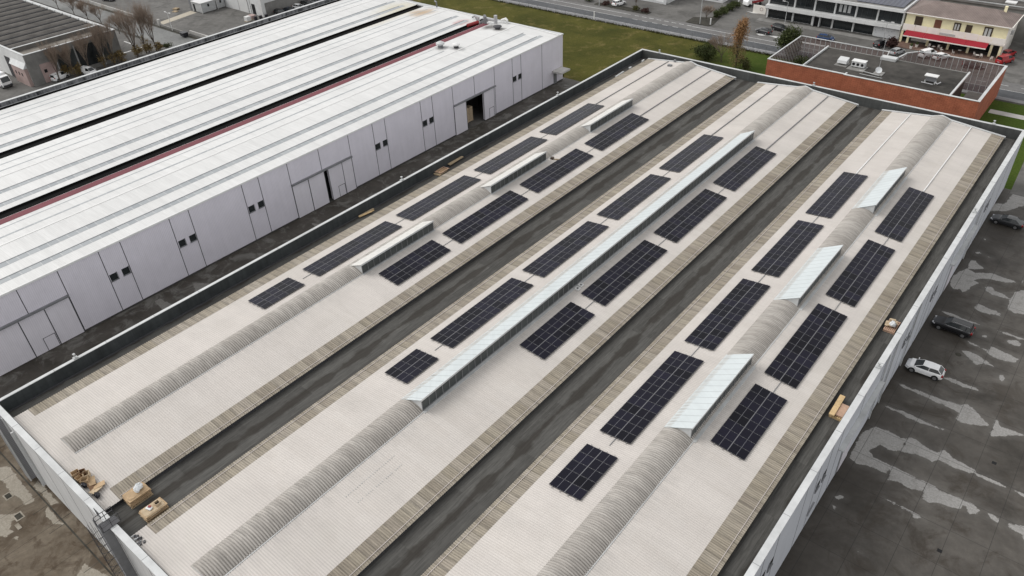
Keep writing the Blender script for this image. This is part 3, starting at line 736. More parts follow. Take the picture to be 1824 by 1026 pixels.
for b in range(3):
    X = b * P23
    if b == 1: eL_, sL_ = 2.65, 4.35
    elif b == 2: eL_, sL_ = 2.3, 3.95
    else: eL_, sL_ = 2.1, 3.95
    s = MB()
    s.corr(X + sL_, zs(sL_), X + bL, zs(bL), YF, YB, 0.235, 0.022)
    s.corr(X + bR, zs(bR), X + sR, zs(sR), YF, YB, 0.235, 0.022)
    s.corr(X + eL_, zs(eL_), X + bL + .05, zs(bL + .05), 0.1, YF, 0.235, 0.022)
    s.corr(X + bR - .05, zs(bR - .05), X + eR, zs(eR), 0.1, YF, 0.235, 0.022)
    s.corr(X + bL + .05, zs(bL + .05), X + bR - .05, zs(bR - .05), 0.1, YF, 0.235, 0.022, 4, 0.16)
    s.build("roof_slope", M['roof'], WH, 60)
    s = MB()
    s.corr(X + eL_, zs(eL_), X + sL_, zs(sL_) + .004, YF, YB, 0.235, 0.03)
    s.build("eave_strip", M['strip'], WH, 60)
    s = MB()
    s.corr(X + sR, zs(sR) + .004, X + eR, zs(eR), YF, YB, 0.235, 0.03)
    s.build("eave_strip", M['strip'], WH, 60)
    # closed underside: eave fascias drop to the gutter
    MB().box(X + eL_ + .18, X + eL_ + .26, 0.12, YB, 8.86, zs(eL_ + .2) - .04).box(X + eR - .26, X + eR - .18, 0.12, YB, 8.86, zs(eR - .2) - .04).build("eave_fascia", M['groove'], WH)
    # ridge vault
    s = MB().corr(X + bL - .05, zs(bL) + .02, X + bR + .05, zs(bR) + .02, YF, YB - .2, 0.25, 0.05, 12, 0.55)
    s.build("ridge_vault", M['vault'], WH, 60)
    for yy in (YF + .02, YB - .22):
        s = MB()
        pts = [(X + bL - .05 + (bR - bL + .1) * i / 10, zs(bL) + .55 * (1 - (i / 5 - 1) ** 2)) for i in range(11)]
        s.prism([(X + bL - .05, zs(bL) - .2)] + pts + [(X + bR + .05, zs(bR) - .2)], 1, yy, yy + .04)
        s.build("vault_end", M['cap'], WH)
    MB().box(X + bR + .10, X + bR + .18, YF, YB - .2, zs(bR + .2) + .0, zs(bR + .2) + .05).build("vault_flashing", M['capdark'], WH)
    # rear gable flashing, following the roof slopes
    s = MB()
    prof = [(X + eL_ - .1, zs(eL_) + .05), (X + bL, zs(bL) + .06), (X + 11.65, zs(bL) + .50), (X + bR, zs(bR) + .06), (X + eR + .1, zs(eR) + .05)]
    for i in range(4):
        (xa, za), (xb, zb) = prof[i], prof[i + 1]
        s.add([(xa, YB - .05, za), (xb, YB - .05, zb), (xb, YB + .45, zb), (xa, YB + .45, za), (xa, YB - .05, za - .05), (xb, YB - .05, zb - .05), (xb, YB + .45, 8.7), (xa, YB + .45, 8.7)],
              [(0, 1, 2, 3), (3, 2, 6, 7), (4, 5, 1, 0)])
    s.build("gable_flashing", M['cap'], WH)
    # pale line of the lightning conductor on the eave strips
    wv = MB().box(X + eR - .42, X + eR - .38, 2, YB, zs(eR - .4) + .035, zs(eR - .4) + .07)
    if b: wv.box(X + eL_ + .42, X + eL_ + .46, 2, YB, zs(eL_ + .44) + .035, zs(eL_ + .44) + .07)
    wv.build("lightning_wire", M['wire'], WH)
dots = MB()
for i in range(23):
    dots.box(38.26, 38.33, 14.5 + i * .27, 14.57 + i * .27, zs(38.3 - P23) - .02, zs(38.3 - P23) + .05)
    if i % 5 != 3: dots.box(39.52, 39.59, 14.8 + i * .245, 14.87 + i * .245, zs(39.56 - P23) - .02, zs(39.56 - P23) + .05)
tag(dots.build("fixing_holes", M['capdark'], WH), None, None, None, "stuff")
# clerestory monitors on the vaults
def monitor(b, y0, y1, ztop, panes):
    X = b * P23
    t = MB()
    xl, xr = X + bL - .06, X + (13.28, 13.12, 12.92)[b]
    zl = zs(bL) + .05
    # sloping white roof with a fascia at its high edge
    t.add([(xl, y0 - .12, zl), (xr + .08, y0 - .12, ztop), (xr + .08, y1 + .12, ztop), (xl, y1 + .12, zl),
           (xl, y0 - .12, zl - .06), (xr + .08, y0 - .12, ztop - .06), (xr + .08, y1 + .12, ztop - .06), (xl, y1 + .12, zl - .06)],
          [(0, 1, 2, 3), (7, 6, 5, 4), (0, 4, 5, 1), (2, 6, 7, 3), (3, 7, 4, 0), (1, 5, 6, 2)])
    par = t.build("roof_monitor", M['polybeige' if b == 0 else 'polywhite'], WH)
    MB().box(xr + .081, xr + .12, y0 - .12, y1 + .12, ztop - .20, ztop + .03).build("fascia", M['whitemetal'], par)
    for yy in (y0, y1 - .05):
        MB().add([(xl + .06, yy, zl - .06), (xr - .02, yy, zl - .06), (xr - .02, yy, ztop - .10), (xl + .06, yy + .05, zl - .06), (xr - .02, yy + .05, zl - .06), (xr - .02, yy + .05, ztop - .10)],
                 [(2, 1, 0), (3, 4, 5), (0, 1, 4, 3), (1, 2, 5, 4), (2, 0, 3, 5)]).build("cheek", M['whitemetal'], par)
    MB().box(xr - .04, xr, y0 + .05, y1 - .05, zl + .06, ztop - .12).build("glazing", M['glassgrey'], par)
    mu = MB()
    for i in range(panes + 1):
        y = y0 + (y1 - y0) * i / panes
        mu.box(xr, xr + .05, y - .035, y + .035, zl + .06, ztop - .14)
    mu.box(xr, xr + .06, y0, y1, zl + .02, zl + .10)
    mu.build("mullion", M['greymetal'], par)
    MB().box(xr + .06, X + bR + .36, y0 - .1, y1 + .1, zs(bR + .3) - .02, zs(bR + .3) + .07).build("sill", M['capdark'], par)
for b in (0, 2):
    for y0, y1 in ((39.05, 52.0), (64.3, 77.6), (90.0, 103.1)):
        monitor(b, y0, y1, 11.72 if b == 0 else 11.85, 13)
monitor(1, 26.3, 102.4, 11.85, 76)
# conduits up the far part of the roof and along the arrays
def slope_line(mb, xo, b, y0, y1, wd=.11, h=.09):
    z = zs(xo) + .03
    mb.box(b * P23 + xo - wd / 2, b * P23 + xo + wd / 2, y0, y1, z, z + h)
cd, cw = MB(), MB()
for b, xo, mb in ((0, 7.05, cd), (0, 16.35, cd), (1, 6.7, cd), (1, 16.2, cd), (2, 6.95, cw), (2, 16.4, cw)):
    slope_line(mb, xo, b, 100.9, 127.0, .13, .10)
cd.box(7.0, 21.0, 126.9, 127.0, 9.5, 9.56)
cw.box(P23 * 2 + 16.4, P23 * 2 + 13.4, 126.9, 127.0, 10.0, 10.06)
cd.build("cable_tray", M['conduitdark'], WH); cw.build("cable_tray", M['conduit'], WH)
ct = MB()
for b, xo in ((0, 7.5), (0, 16.75), (1, 7.4), (1, 16.5), (2, 7.1), (2, 16.4)):
    slope_line(ct, xo, b, 34.0 if xo < 10 else 41.0, 101, .06, .05)
ct.build("cable_run", M['greymetal'], WH)
# brackets on the copings
for x, y in ((-.25, 8.5), (-.25, 59.2), (-.25, 99.2), (3.8, LY + .2), (36, LY + .2), (65.8, LY + .2), (70.3, 97.7), (70.3, 59.2)):
    b_ = MB().box(x - .22, x + .22, y - .25, y + .25, ZP, ZP + .14).cyl((x, y, ZP + .14), (x, y, ZP + .5), .06, 8)
    b_.box(x - .16, x + .16, y - .12, y + .12, ZP + .5, ZP + .62)
    b_.build("coping_bracket", M['capdark'], WH)
MB().box(1.9, 2.1, 125.2, 126.0, 8.86, 9.7).box(1.1, 1.5, 121.5, 122.2, 8.86, 9.2).build("roof_cowl", M['whitemetal'], WH)
MB().obox((1.5, 117.6, 9.05), (.35, 3.2, .3), 0.06).build("duct", M['capdark'], WH)
MB().box(8.3, 9.1, 124.3, 124.9, zs(8.4), zs(8.4) + .35).box(8.2, 8.6, 127.0, 127.3, zs(8.4), zs(8.4) + .5).build("roof_box", M['greymetal'], WH)
# doors, canopies and windows of the yard wall (right)
for y0, y1 in ((49.9, 62.3), (89.9, 102.2)):
    MB().box(70.46, 71.0, y0, y1, 6.35, 6.5).build("door_canopy", M['capdark'], WH)
    d = MB().box(70.452, 70.50, y0 + 3.2, y0 + 6.1, 0.1, 6.2).build("sliding_door", M['door_w'], WH)
    MB().box(70.448, 70.47, y0 + 2.5, y0 + 3.2, 0.1, 6.2).build("door_gap", M['greymetal'], WH)
for y0 in (31.7, 44.1, 70.5, 81.6, 108.6):
    for dy in (0.35, 2.0):
        wn_ = MB().box(70.30, 70.47, y0 + dy, y0 + dy + 1.0, 5.3, 6.35).build("window", M['glassdark'], WH)
        MB().box(70.47, 70.56, y0 + dy - .08, y0 + dy + 1.08, 5.2, 5.3).box(70.47, 70.53, y0 + dy - .08, y0 + dy, 5.3, 6.45).build("window_frame", M['greymetal'], wn_)
for y in (62.8, 66.0, 74.0, 103.0): MB().cyl((70.56, y, 0.2), (70.56, y, 9.9), .07, 8).build("downpipe", M['capdark'], WH)
MB().obox((70.56, 44.3, 3.0), (.14, 1.6, .12), 0, 0.4).build("wall_cable", M['greymetal'], WH)
# projecting fin and open bay at the left end of the front wall
MB().box(0.35, 1.43, -1.30, -0.47, 0.45, 9.6).build("front_fin", M['finribs'], WH)
MB().box(1.43, 1.49, -1.30, -1.16, 0.35, 9.6).box(1.43, 1.49, -0.62, -0.48, 0.2, 9.6).build("fin_trim", M['whitemetal'], WH)
MB().box(2.15, 3.0, -0.458, -0.452, 0.25, 8.2).build("door_gap", M['black'], WH)
MB().box(3.0, 3.16, -0.75, -0.47, 0.2, 8.6).build("door_jamb", M['whitemetal'], WH)
# caged access ladder with a landing that hooks over the front parapet
lad = MB()
for x in (23.85, 24.75): lad.box(x - .035, x + .035, -1.28, -1.20, 0.6, ZP + 1.15)
for i in range(34): lad.box(23.85, 24.75, -1.27, -1.22, 0.8 + i * .3, 0.84 + i * .3)
for i in range(5):
    for x in (23.85, 24.70): lad.box(x, x + .05, -1.22, -0.45, 2 + i * 2.0, 2.05 + i * 2.0)
LD = lad.box(24.755, 24.78, -1.26, -0.5, 0.6, ZP).box(23.88, 24.72, -1.19, -1.16, 0.6, ZP).build("access_ladder", M['greymetal'], WH)
cg = MB()
for i in range(9):
    z = 2.2 + i * 1.0
    pts = [(24.3 + .48 * math.cos(a), -1.25 - .75 * math.sin(a), z) for a in [math.pi * k / 8 for k in range(9)]]
    cg.tube(pts, .03, 4)
for k in range(1, 8):
    a = math.pi * k / 8
    cg.box(24.3 + .48 * math.cos(a) - .02, 24.3 + .48 * math.cos(a) + .02, -1.25 - .75 * math.sin(a) - .012, -1.25 - .75 * math.sin(a) + .012, 2.2, ZP + 1.1)
cg.build("safety_cage", M['darkmetal'], LD)
pl = MB().box(23.7, 24.9, -1.2, -0.6, ZP + .05, ZP + .12).box(23.75, 24.85, -.6, .35, ZP + .06, ZP + .10)
for x in (23.72, 24.88):
    for y in (-1.15, -.35, .42): pl.box(x - .025, x + .025, y - .025, y + .025, ZP + .12, ZP + 1.15)
    for z in (.62, 1.12): pl.box(x - .025, x + .025, -1.17, .44, ZP + z, ZP + z + .05)
for z in (.62, 1.12): pl.box(22.75, 23.7, -.62, -.57, ZP + z, ZP + z + .05)
for x in (22.75, 23.2): pl.box(x, x + .05, -.62, -.57, ZP + .05, ZP + 1.17)
pl.build("landing", M['darkmetal'], LD)
MB().box(23.0, 23.55, -0.56, -0.52, 9.3, 9.9).obox((22.7, -.75, 8.2), (.5, .5, .4), .4, .5).build("flood_lamp", M['darkmetal'], WH)

# ---------------------------------------------------------------- solar arrays
PW, PL, PITX, PITY = 1.725, 1.205, 1.765, 1.2255
def panel_mesh():
    m = MB().mat(0)
    a, b = PW / 2, PL / 2
    m.box(-a, a, -b, b, -.018, .016)
    m.mat(1)
    for x0, x1 in ((-a + .028, -.016), (.016, a - .028)):
        m.quad((x0, -b + .024, .0185), (x1, -b + .024, .0185), (x1, b - .024, .0185), (x0, b - .024, .0185))
    m.mat(2).quad((-.02, -b + .02, .0192), (.02, -b + .02, .0192), (.02, b - .02, .0192), (-.02, b - .02, .0192))
    return m
pm = panel_mesh()
ref_panel = None
BAYN = ("left", "middle", "right")
ORD5 = ("nearest the camera", "second nearest", "third nearest", "second farthest", "farthest")
ORD4 = ("nearest the camera", "second nearest", "second farthest", "farthest")
SPEC = {(0, 'L'): [(27.0, 5), (35.4, 12), (52.1, 12), (68.95, 12), (85.9, 12)], (0, 'R'): [(40.3, 8), (52.1, 12), (69.0, 12), (86.0, 12)],
        (1, 'L'): [(28.15, 4), (35.25, 12), (52.0, 12), (68.85, 12), (85.9, 12)], (1, 'R'): [(40.1, 8), (51.95, 12), (68.9, 12), (85.9, 12)],
        (2, 'L'): [(26.85, 5), (35.1, 12), (51.9, 12), (68.85, 12), (85.95, 12)], (2, 'R'): [(40.0, 8), (51.9, 12), (68.8, 12), (85.9, 12)]}
UOFF = {(0, 'L'): 7.35, (0, 'R'): 16.53, (1, 'L'): 7.2, (1, 'R'): 16.3, (2, 'L'): 6.97, (2, 'R'): 16.25}
WORDS = {4: "four", 5: "five", 8: "eight", 12: "twelve"}
rngp = random.Random(11)
for (b, sd_), arr in SPEC.items():
    u = UOFF[(b, sd_)]
    for i, (y0, rows) in enumerate(arr):
        o_ = (ORD5 if len(arr) == 5 else ORD4)[i]
        t = thing("solar_array", "black %s-row solar array, %s on the %s slope of the %s roof bay" % (WORDS[rows], o_, "left" if sd_ == 'L' else "right", BAYN[b]),
                  "solar array", (b * P23 + u, y0, zs(u) + .15), "solar arrays on the warehouse roof")
        t.rotation_euler = (0, -math.atan(.1) if sd_ == 'L' else math.atan(.1), 0)
        LL = rows * PITY
        for x in (-1.32, -.44, .44, 1.32):
            r_ = MB().box(x - .025, x + .025, -.16, LL + .16, -.075, -.022)
            for j in range(rows + 1):
                r_.box(x - .03, x + .03, j * PITY - .028, j * PITY + .012, -.04, .024)
            o = r_.build("mounting_rail", M['clampmetal']); o.parent = t
        o = MB().box(-.03, .03, -.02, LL + .02, -.03, .0195).build("centre_strip", M['midstrip']); o.parent = t
        for j in range(rows):
            for x in (-PITX / 2, PITX / 2):
                if ref_panel is None:
                    ref_panel = p = pm.build("solar_panel", [M['pvframe'], M['cell'], M['pvline']])
                else:
                    p = ref_panel.copy(); COL.objects.link(p)
                p.parent = t
                p.location = (x, (j + .5) * PITY, 0)
                p.rotation_euler = (rngp.uniform(-.0025, .0025), rngp.uniform(-.0025, .0025), 0)

# ---------------------------------------------------------------- white warehouse on the left
WX, WYE, WYN = -20.1, 128.1, -28.0
WW = thing("white_warehouse", "white-roofed warehouse with lilac-grey cladding, sliding doors and paired small windows", "warehouse", (-53, 50, 0))
def wallx(y0, y1, z0, z1, nm="side_wall", m=None, x=WX, th=.3):
    return MB().box(x - th, x, y0, y1, z0, z1).build(nm, m or M['clad_w'], WW)
wallx(WYN, 59.3, .3, 10.5); wallx(60.15, 95.4, .3, 10.5); wallx(100.7, WYE, .3, 10.5)
wallx(59.3, 60.15, 6.1, 10.5, "lintel"); wallx(95.4, 100.7, 6.1, 10.5, "lintel")
MB().box(-86.4, WX - .3, WYE - .3, WYE, .3, 10.5).build("end_wall", M['clad_wx'], WW)
MB().box(-86.4, WX - .3, WYN, WYN + .3, .3, 10.5).build("end_wall", M['clad_wx'], WW)
MB().box(-86.4, -86.0, WYN, WYE, 0, 11.15).build("parapet_wall", M['streaky'], WW)
MB().box(-86.55, -85.9, WYN, WYE, 11.15, 11.23).build("coping", M['cap'], WW)
MB().box(-86.0, -85.86, WYN, WYE, 10.30, 10.36).build("gutter_flashing", M['cap'], WW)
for y0, y1 in ((WYN, 59.3), (60.15, 95.4), (100.7, WYE)):
    MB().box(WX - .28, WX - .03, y0, y1, 0, .3).build("plinth", M['plinth'], WW)
MB().box(-44, -26.5, 90, 106, 0.01, 6.2).build("inner_room", M['plinth'], WW)
MB().box(WX - 1.5, WX - 1.2, 58, 62, 0, 6.2).build("inner_room", M['black'], WW)
MB().box(WX - .02, WX + .16, WYN, WYE, 10.36, 10.62).build("eave_trim", M['wtrim'], WW)
# roof bays
BAYS = ((-20.1, -31.5, -40.3), (-42.4, -53.3, -61.7), (-64.0, -75.4, -84.1))
def wz(x):
    for a, r, l in BAYS:
        if l <= x <= a:
            return 10.60 + .45 * (a - x) / (a - r) if x > r else 10.48 + .57 * (x - l) / (r - l)
    return 10.6
STR = ((-22.35, -23.35, 124), (-26.0, -27.1, 122.5), (-43.8, -44.85, 123.5), (-47.8, -48.8, 124.5), (-65.55, -66.7, 124), (-70.0, -71.0, 125))
THIN = ((-33.75, -34.2, 104.5), (-55.7, -56.1, 125), (-58.6, -59.0, 125), (-78.3, -78.8, 125), (-80.8, -81.3, 125), (-36.9, -37.15, 104.5))
for i, (a, r, l) in enumerate(BAYS):
    s = MB().quad((a, WYN, wz(a)), (a, 126.6, wz(a)), (r, 126.6, wz(r)), (r, WYN, wz(r))).quad((r, WYN, wz(r)), (r, 126.6, wz(r)), (l, 126.6, wz(l)), (l, WYN, wz(l)))
    s.add([(a, 126.6, wz(a)), (r, 126.6, wz(r)), (l, 126.6, wz(l)), (l, 126.6, 9.8), (a, 126.6, 9.8)], [(0, 4, 3, 2, 1)])
    s.build("roof_bay", M['wroof'], WW)
    MB().box(r - .16, r + .16, WYN, 126.6, wz(r) - .01, wz(r) + .05).build("ridge_cap", M['wtrim'], WW)
    # raised rim over the gable
    q = MB()
    for (xa, xb) in ((a, r), (r, l)):
        q.add([(xa, 126.35, wz(xa) + .02), (xb, 126.35, wz(xb) + .02), (xb, 126.7, wz(xb) + .02), (xa, 126.7, wz(xa) + .02),
               (xa, 126.35, wz(xa) + .12), (xb, 126.35, wz(xb) + .12), (xb, 126.7, wz(xb) + .12), (xa, 126.7, wz(xa) + .12)],
              [(4, 5, 6, 7), (0, 1, 5, 4), (2, 3, 7, 6)])
    q.build("gable_rim", M['wtrim'], WW)
for x1, x0, ye in STR + THIN:
    MB().quad((x0, WYN, wz(x0) + .012), (x1, WYN, wz(x1) + .012), (x1, ye, wz(x1) + .012), (x0, ye, wz(x0) + .012)).build("rooflight_strip", M['wsky'], WW)
for x1, x0 in ((-23.35, -23.47), (-27.1, -27.2), (-44.85, -44.97), (-48.8, -48.9), (-66.7, -66.8), (-71.0, -71.1)):
    MB().box(x0, x1, WYN, 123, wz(x0), wz(x0) + .05).build("strip_flashing", M['greymetal'], WW)
MB().quad((-40.2, WYN, wz(-40.2) + .02), (-38.35, WYN, wz(-38.35) + .02), (-38.35, 124.5, wz(-38.35) + .02), (-40.2, 124.5, wz(-40.2) + .02)).build("red_gutter_sheet", M['red_gutter'], WW)
for l, a in ((-40.3, -42.4), (-61.7, -64.0), (-84.1, -86.0)):
    MB().box(a + .02, l - .02, WYN, 126.55, 9.8, 10.22).build("valley_gutter", M['black_gutter'], WW)
    MB().box(a - .12, a - .005, WYN, 126.5, 9.8, 10.52).build("gutter_riser", M['black_gutter'], WW)
    MB().box(l + .005, l + .12, WYN, 126.5, 9.8, 10.44).build("gutter_riser", M['black_gutter'], WW)
MB().box(-86.0, WX + .1, 126.7, WYE + .12, 10.3, 10.58).build("end_cornice", M['capdark'], WW)
# joints
for y in (5.3, 15.5, 21.1, 24.2, 31.7, 34.8, 44.0, 47.05, 52.6, 65.5, 71.1, 74.05, 83.1, 86.2, 91.85, 104.4, 110.2, 113.1, 120.4):
    MB().box(WX - .01, WX + .016, y - .05, y + .05, .3, 10.36).build("cladding_joint", M['groove'], WW)
for y in (10.3, 59.0, 98.2):
    MB().box(WX - .01, WX + .016, y - .05, y + .05, 6.5, 10.36).build("cladding_joint", M['groove'], WW)
# paired windows
for y0 in (21.15, 31.8, 44.05, 71.1, 83.15, 110.2):
    for dy in (.08, 1.85):
        o = MB().box(WX - .1, WX + .02, y0 + dy, y0 + dy + 1.0, 5.28, 6.30).build("window", M['glassdark'], WW)
        MB().box(WX - .02, WX + .14, y0 + dy - .06, y0 + dy + 1.1, 5.16, 5.27).box(WX - .02, WX + .10, y0 + dy + 1.01, y0 + dy + 1.10, 5.27, 6.36).build("window_frame", M['greymetal'], o)
# sliding doors with canopies and wickets
def leaf(y0, y1, wick=None, off=.06):
    o = MB().box(WX, WX + off, y0, y1, .12, 6.15).build("sliding_door", M['door_w'], WW)
    for y in (y0, y1): MB().box(WX + off - .01, WX + off + .012, y - .04, y + .04, .12, 6.15).build("door_edge", M['groove'], o)
    if wick:
        a, b = wick
        MB().box(WX + off, WX + off + .02, a, a + .07, .12, 2.2).box(WX + off, WX + off + .02, b - .07, b, .12, 2.2).box(WX + off, WX + off + .02, a + .07, b - .07, 2.13, 2.2).build("wicket_door", M['groove'], o)
leaf(2.5, 8.75); leaf(8.8, 12.1, (10.4, 12.0)); leaf(12.15, 15.4, None, .03)
leaf(52.65, 55.9, None, .03); leaf(55.95, 59.25); leaf(60.15, 63.2, (61.65, 63.1)); leaf(63.25, 65.45, None, .03)
leaf(91.9, 95.4); leaf(100.7, 104.0, (102.2, 103.75))
for y0, y1 in ((2.3, 15.45), (52.6, 65.5), (91.85, 104.4)):
    MB().box(WX, WX + .38, y0, y1, 6.24, 6.50).build("door_canopy", M['greymetal'], WW)
MB().box(WX - .1, WX + 2.6, 124.0, 127.4, 3.0, 3.35).build("entrance_canopy", M['paleconc'], WW)
MB().box(WX, WX + .03, 124.6, 125.8, .1, 2.5).build("entrance_door", M['greymetal'], WW)
# roof fittings at the far end
def vent(x, y, r, h, cap_m, base_m):
    z = wz(x)
    o = MB().cyl((x, y, z - .1), (x, y, z + h * .55), r * .62, 14).build("roof_vent", base_m, WW)
    MB().cyl((x, y, z + h * .55), (x, y, z + h * .8), r, 16, r * .95).cyl((x, y, z + h * .8), (x, y, z + h), r * .95, 16, r * .35).build("vent_cowl", cap_m, o)
vent(-36.6, 106.2, .95, 1.3, M['cap'], M['greymetal']); vent(-33.1, 107.4, .85, 1.1, M['wtrim'], M['darkmetal']); vent(-33.9, 122.1, 1.0, .8, M['darkmetal'], M['darkmetal'])
MB().tube([(-39.3, 124.2, 10.4), (-39.3, 124.2, 12.3)], .32, 10).build("exhaust_pipe", M['greymetal'], WW)
MB().tube([(-40.2, 125.0, 10.4), (-40.2, 125.0, 12.2)], .32, 10).build("exhaust_pipe", M['greymetal'], WW)
MB().tube([(-41.2, 124.0, 10.4), (-41.2, 124.0, 11.8), (-41.9, 123.6, 12.1)], .34, 10).build("exhaust_pipe", M['whitemetal'], WW)
MB().tube([(-37.2, 125.4, 10.4), (-37.2, 125.4, 12.5)], .40, 10).build("exhaust_pipe", M['alu'], WW)
MB().tube([(-39.4, 124.6, 11.5), (-37.2, 125.4, 11.4)], .3, 8).build("duct", M['alu'], WW)
MB().tube([(-34.3, 126.0, 10.4), (-34.3, 126.0, 11.7), (-34.8, 126.2, 11.9), (-36.0, 126.0, 11.4)], .30, 10).build("duct", M['wtrim'], WW)
MB().tube([(-42.3, 124.8, 10.6), (-43.4, 125.2, 11.4), (-44.2, 125.2, 11.0)], .22, 8).build("duct", M['greymetal'], WW)
MB().tube([(-42.0, 120.9, 10.55), (-41.2, 123.8, 10.7)], .42, 10).build("red_duct", M['redplastic'], WW)
MB().box(-42.0, -38.6, 124.3, 126.2, 10.2, 10.5).build("equipment_base", M['darkmetal'], WW)
MB().tube([(-57.5, 127.0, 10.5), (-57.5, 127.0, 12.1), (-58.2, 127.2, 12.2)], .2, 8).build("duct", M['greymetal'], WW)
# a stack of goods just inside the open door
gs = MB()
rg = random.Random(3)
for i in range(5):
    for j in range(3): gs.obox((-22.6, 96.6 + j * 1.1, .5 + i * .62), (1.1, 1.0, .58), rg.uniform(-.1, .1))
tag(gs.build("goods_stack", M['cardpale']), "stack of pale wrapped goods inside the open door of the white warehouse", "goods")

# ---------------------------------------------------------------- brick building
BB = thing("brick_building", "low orange brick building with dark flat roof and pale coping, between warehouse and road", "building", (40, 158, 0))
BZ = 6.35
MB().box(19.1, 35.3, 148.5, 148.85, 0, BZ).build("front_wall", M['brick'], BB)
MB().box(35.3, 60.1, 148.25, 148.6, 0, BZ).build("front_wall", M['brick'], BB)
MB().box(60.1, 60.45, 148.25, 170.4, 0, BZ).build("side_wall", M['brick'], BB)
MB().box(19.05, 35.35, 148.42, 148.92, BZ, BZ + .1).build("coping", M['cap'], BB)
MB().box(35.35, 60.0, 148.17, 148.67, BZ, BZ + .1).build("coping", M['cap'], BB)
MB().box(60.0, 60.53, 148.17, 170.45, BZ, BZ + .1).build("coping", M['cap'], BB)
MB().box(26.7, 54.9, 148.95, 163.1, 0, 5.3).build("core", M['plinth'], BB)
MB().box(26.5, 55.1, 148.9, 163.6, 5.3, 5.85).build("flat_roof", M['tar'], BB)
MB().box(26.35, 26.62, 148.9, 163.7, 5.86, 6.25).build("roof_kerb", M['cap'], BB)
MB().box(55.0, 55.35, 148.9, 163.5, 5.86, 6.25).build("roof_kerb", M['cap'], BB)
MB().box(26.62, 38.0, 163.5, 163.75, 5.4, 5.95).build("roof_kerb", M['greyconc'], BB)
MB().box(41.3, 55.0, 163.5, 163.75, 5.4, 5.95).build("roof_kerb", M['greyconc'], BB)
MB().box(35.2, 35.5, 148.7, 150.3, 5.86, 6.2).build("roof_kerb", M['cap'], BB)
MB().box(38.1, 41.2, 162.2, 163.9, 5.86, 6.4).build("roof_box", M['cap'], BB)
MB().box(19.4, 26.5, 149.0, 166.3, 0.005, 0.05).build("court_floor", M['mud'], BB)
MB().box(55.1, 60.1, 149.0, 170.0, 0.005, 0.05).build("court_floor", M['darkconc'], BB)
def screen(pts, step, nm="mesh_screen"):
    m, bars, rail = MB(), MB(), MB()
    for (x0, y0), (x1, y1) in zip(pts, pts[1:]):
        L_ = math.hypot(x1 - x0, y1 - y0); nx, ny = -(y1 - y0) / L_ * .02, (x1 - x0) / L_ * .02
        m.add([(x0 - nx, y0 - ny, .1), (x1 - nx, y1 - ny, .1), (x1 - nx, y1 - ny, BZ - .1), (x0 - nx, y0 - ny, BZ - .1)], [(0, 1, 2, 3)])
        n = max(1, int(round(L_ / step)))
        for i in range(n):
            x, y = x0 + (x1 - x0) * i / n, y0 + (y1 - y0) * i / n
            bars.box(x - .045, x + .045, y - .045, y + .045, 0, BZ)
        rail.obox(((x0 + x1) / 2, (y0 + y1) / 2, BZ + .05), (L_ + .1, .26, .12), math.atan2(y1 - y0, x1 - x0))
    o = m.build(nm, M['screen'], BB)
    bars.build("screen_post", M['capdark'], o); rail.build("top_rail", M['cap'], o)
screen([(19.2, 148.9), (19.2, 166.5)], 1.0)
screen([(19.2, 166.5), (38.6, 166.3)], 1.15)
screen([(41.3, 164.0), (41.9, 167.6), (43.6, 169.6), (46.2, 170.1), (60.1, 170.35)], 1.1)
MB().obox((38.75, 165.2, BZ), (.14, 2.6, .12), 0.15, .12).build("top_rail", M['cap'], BB)
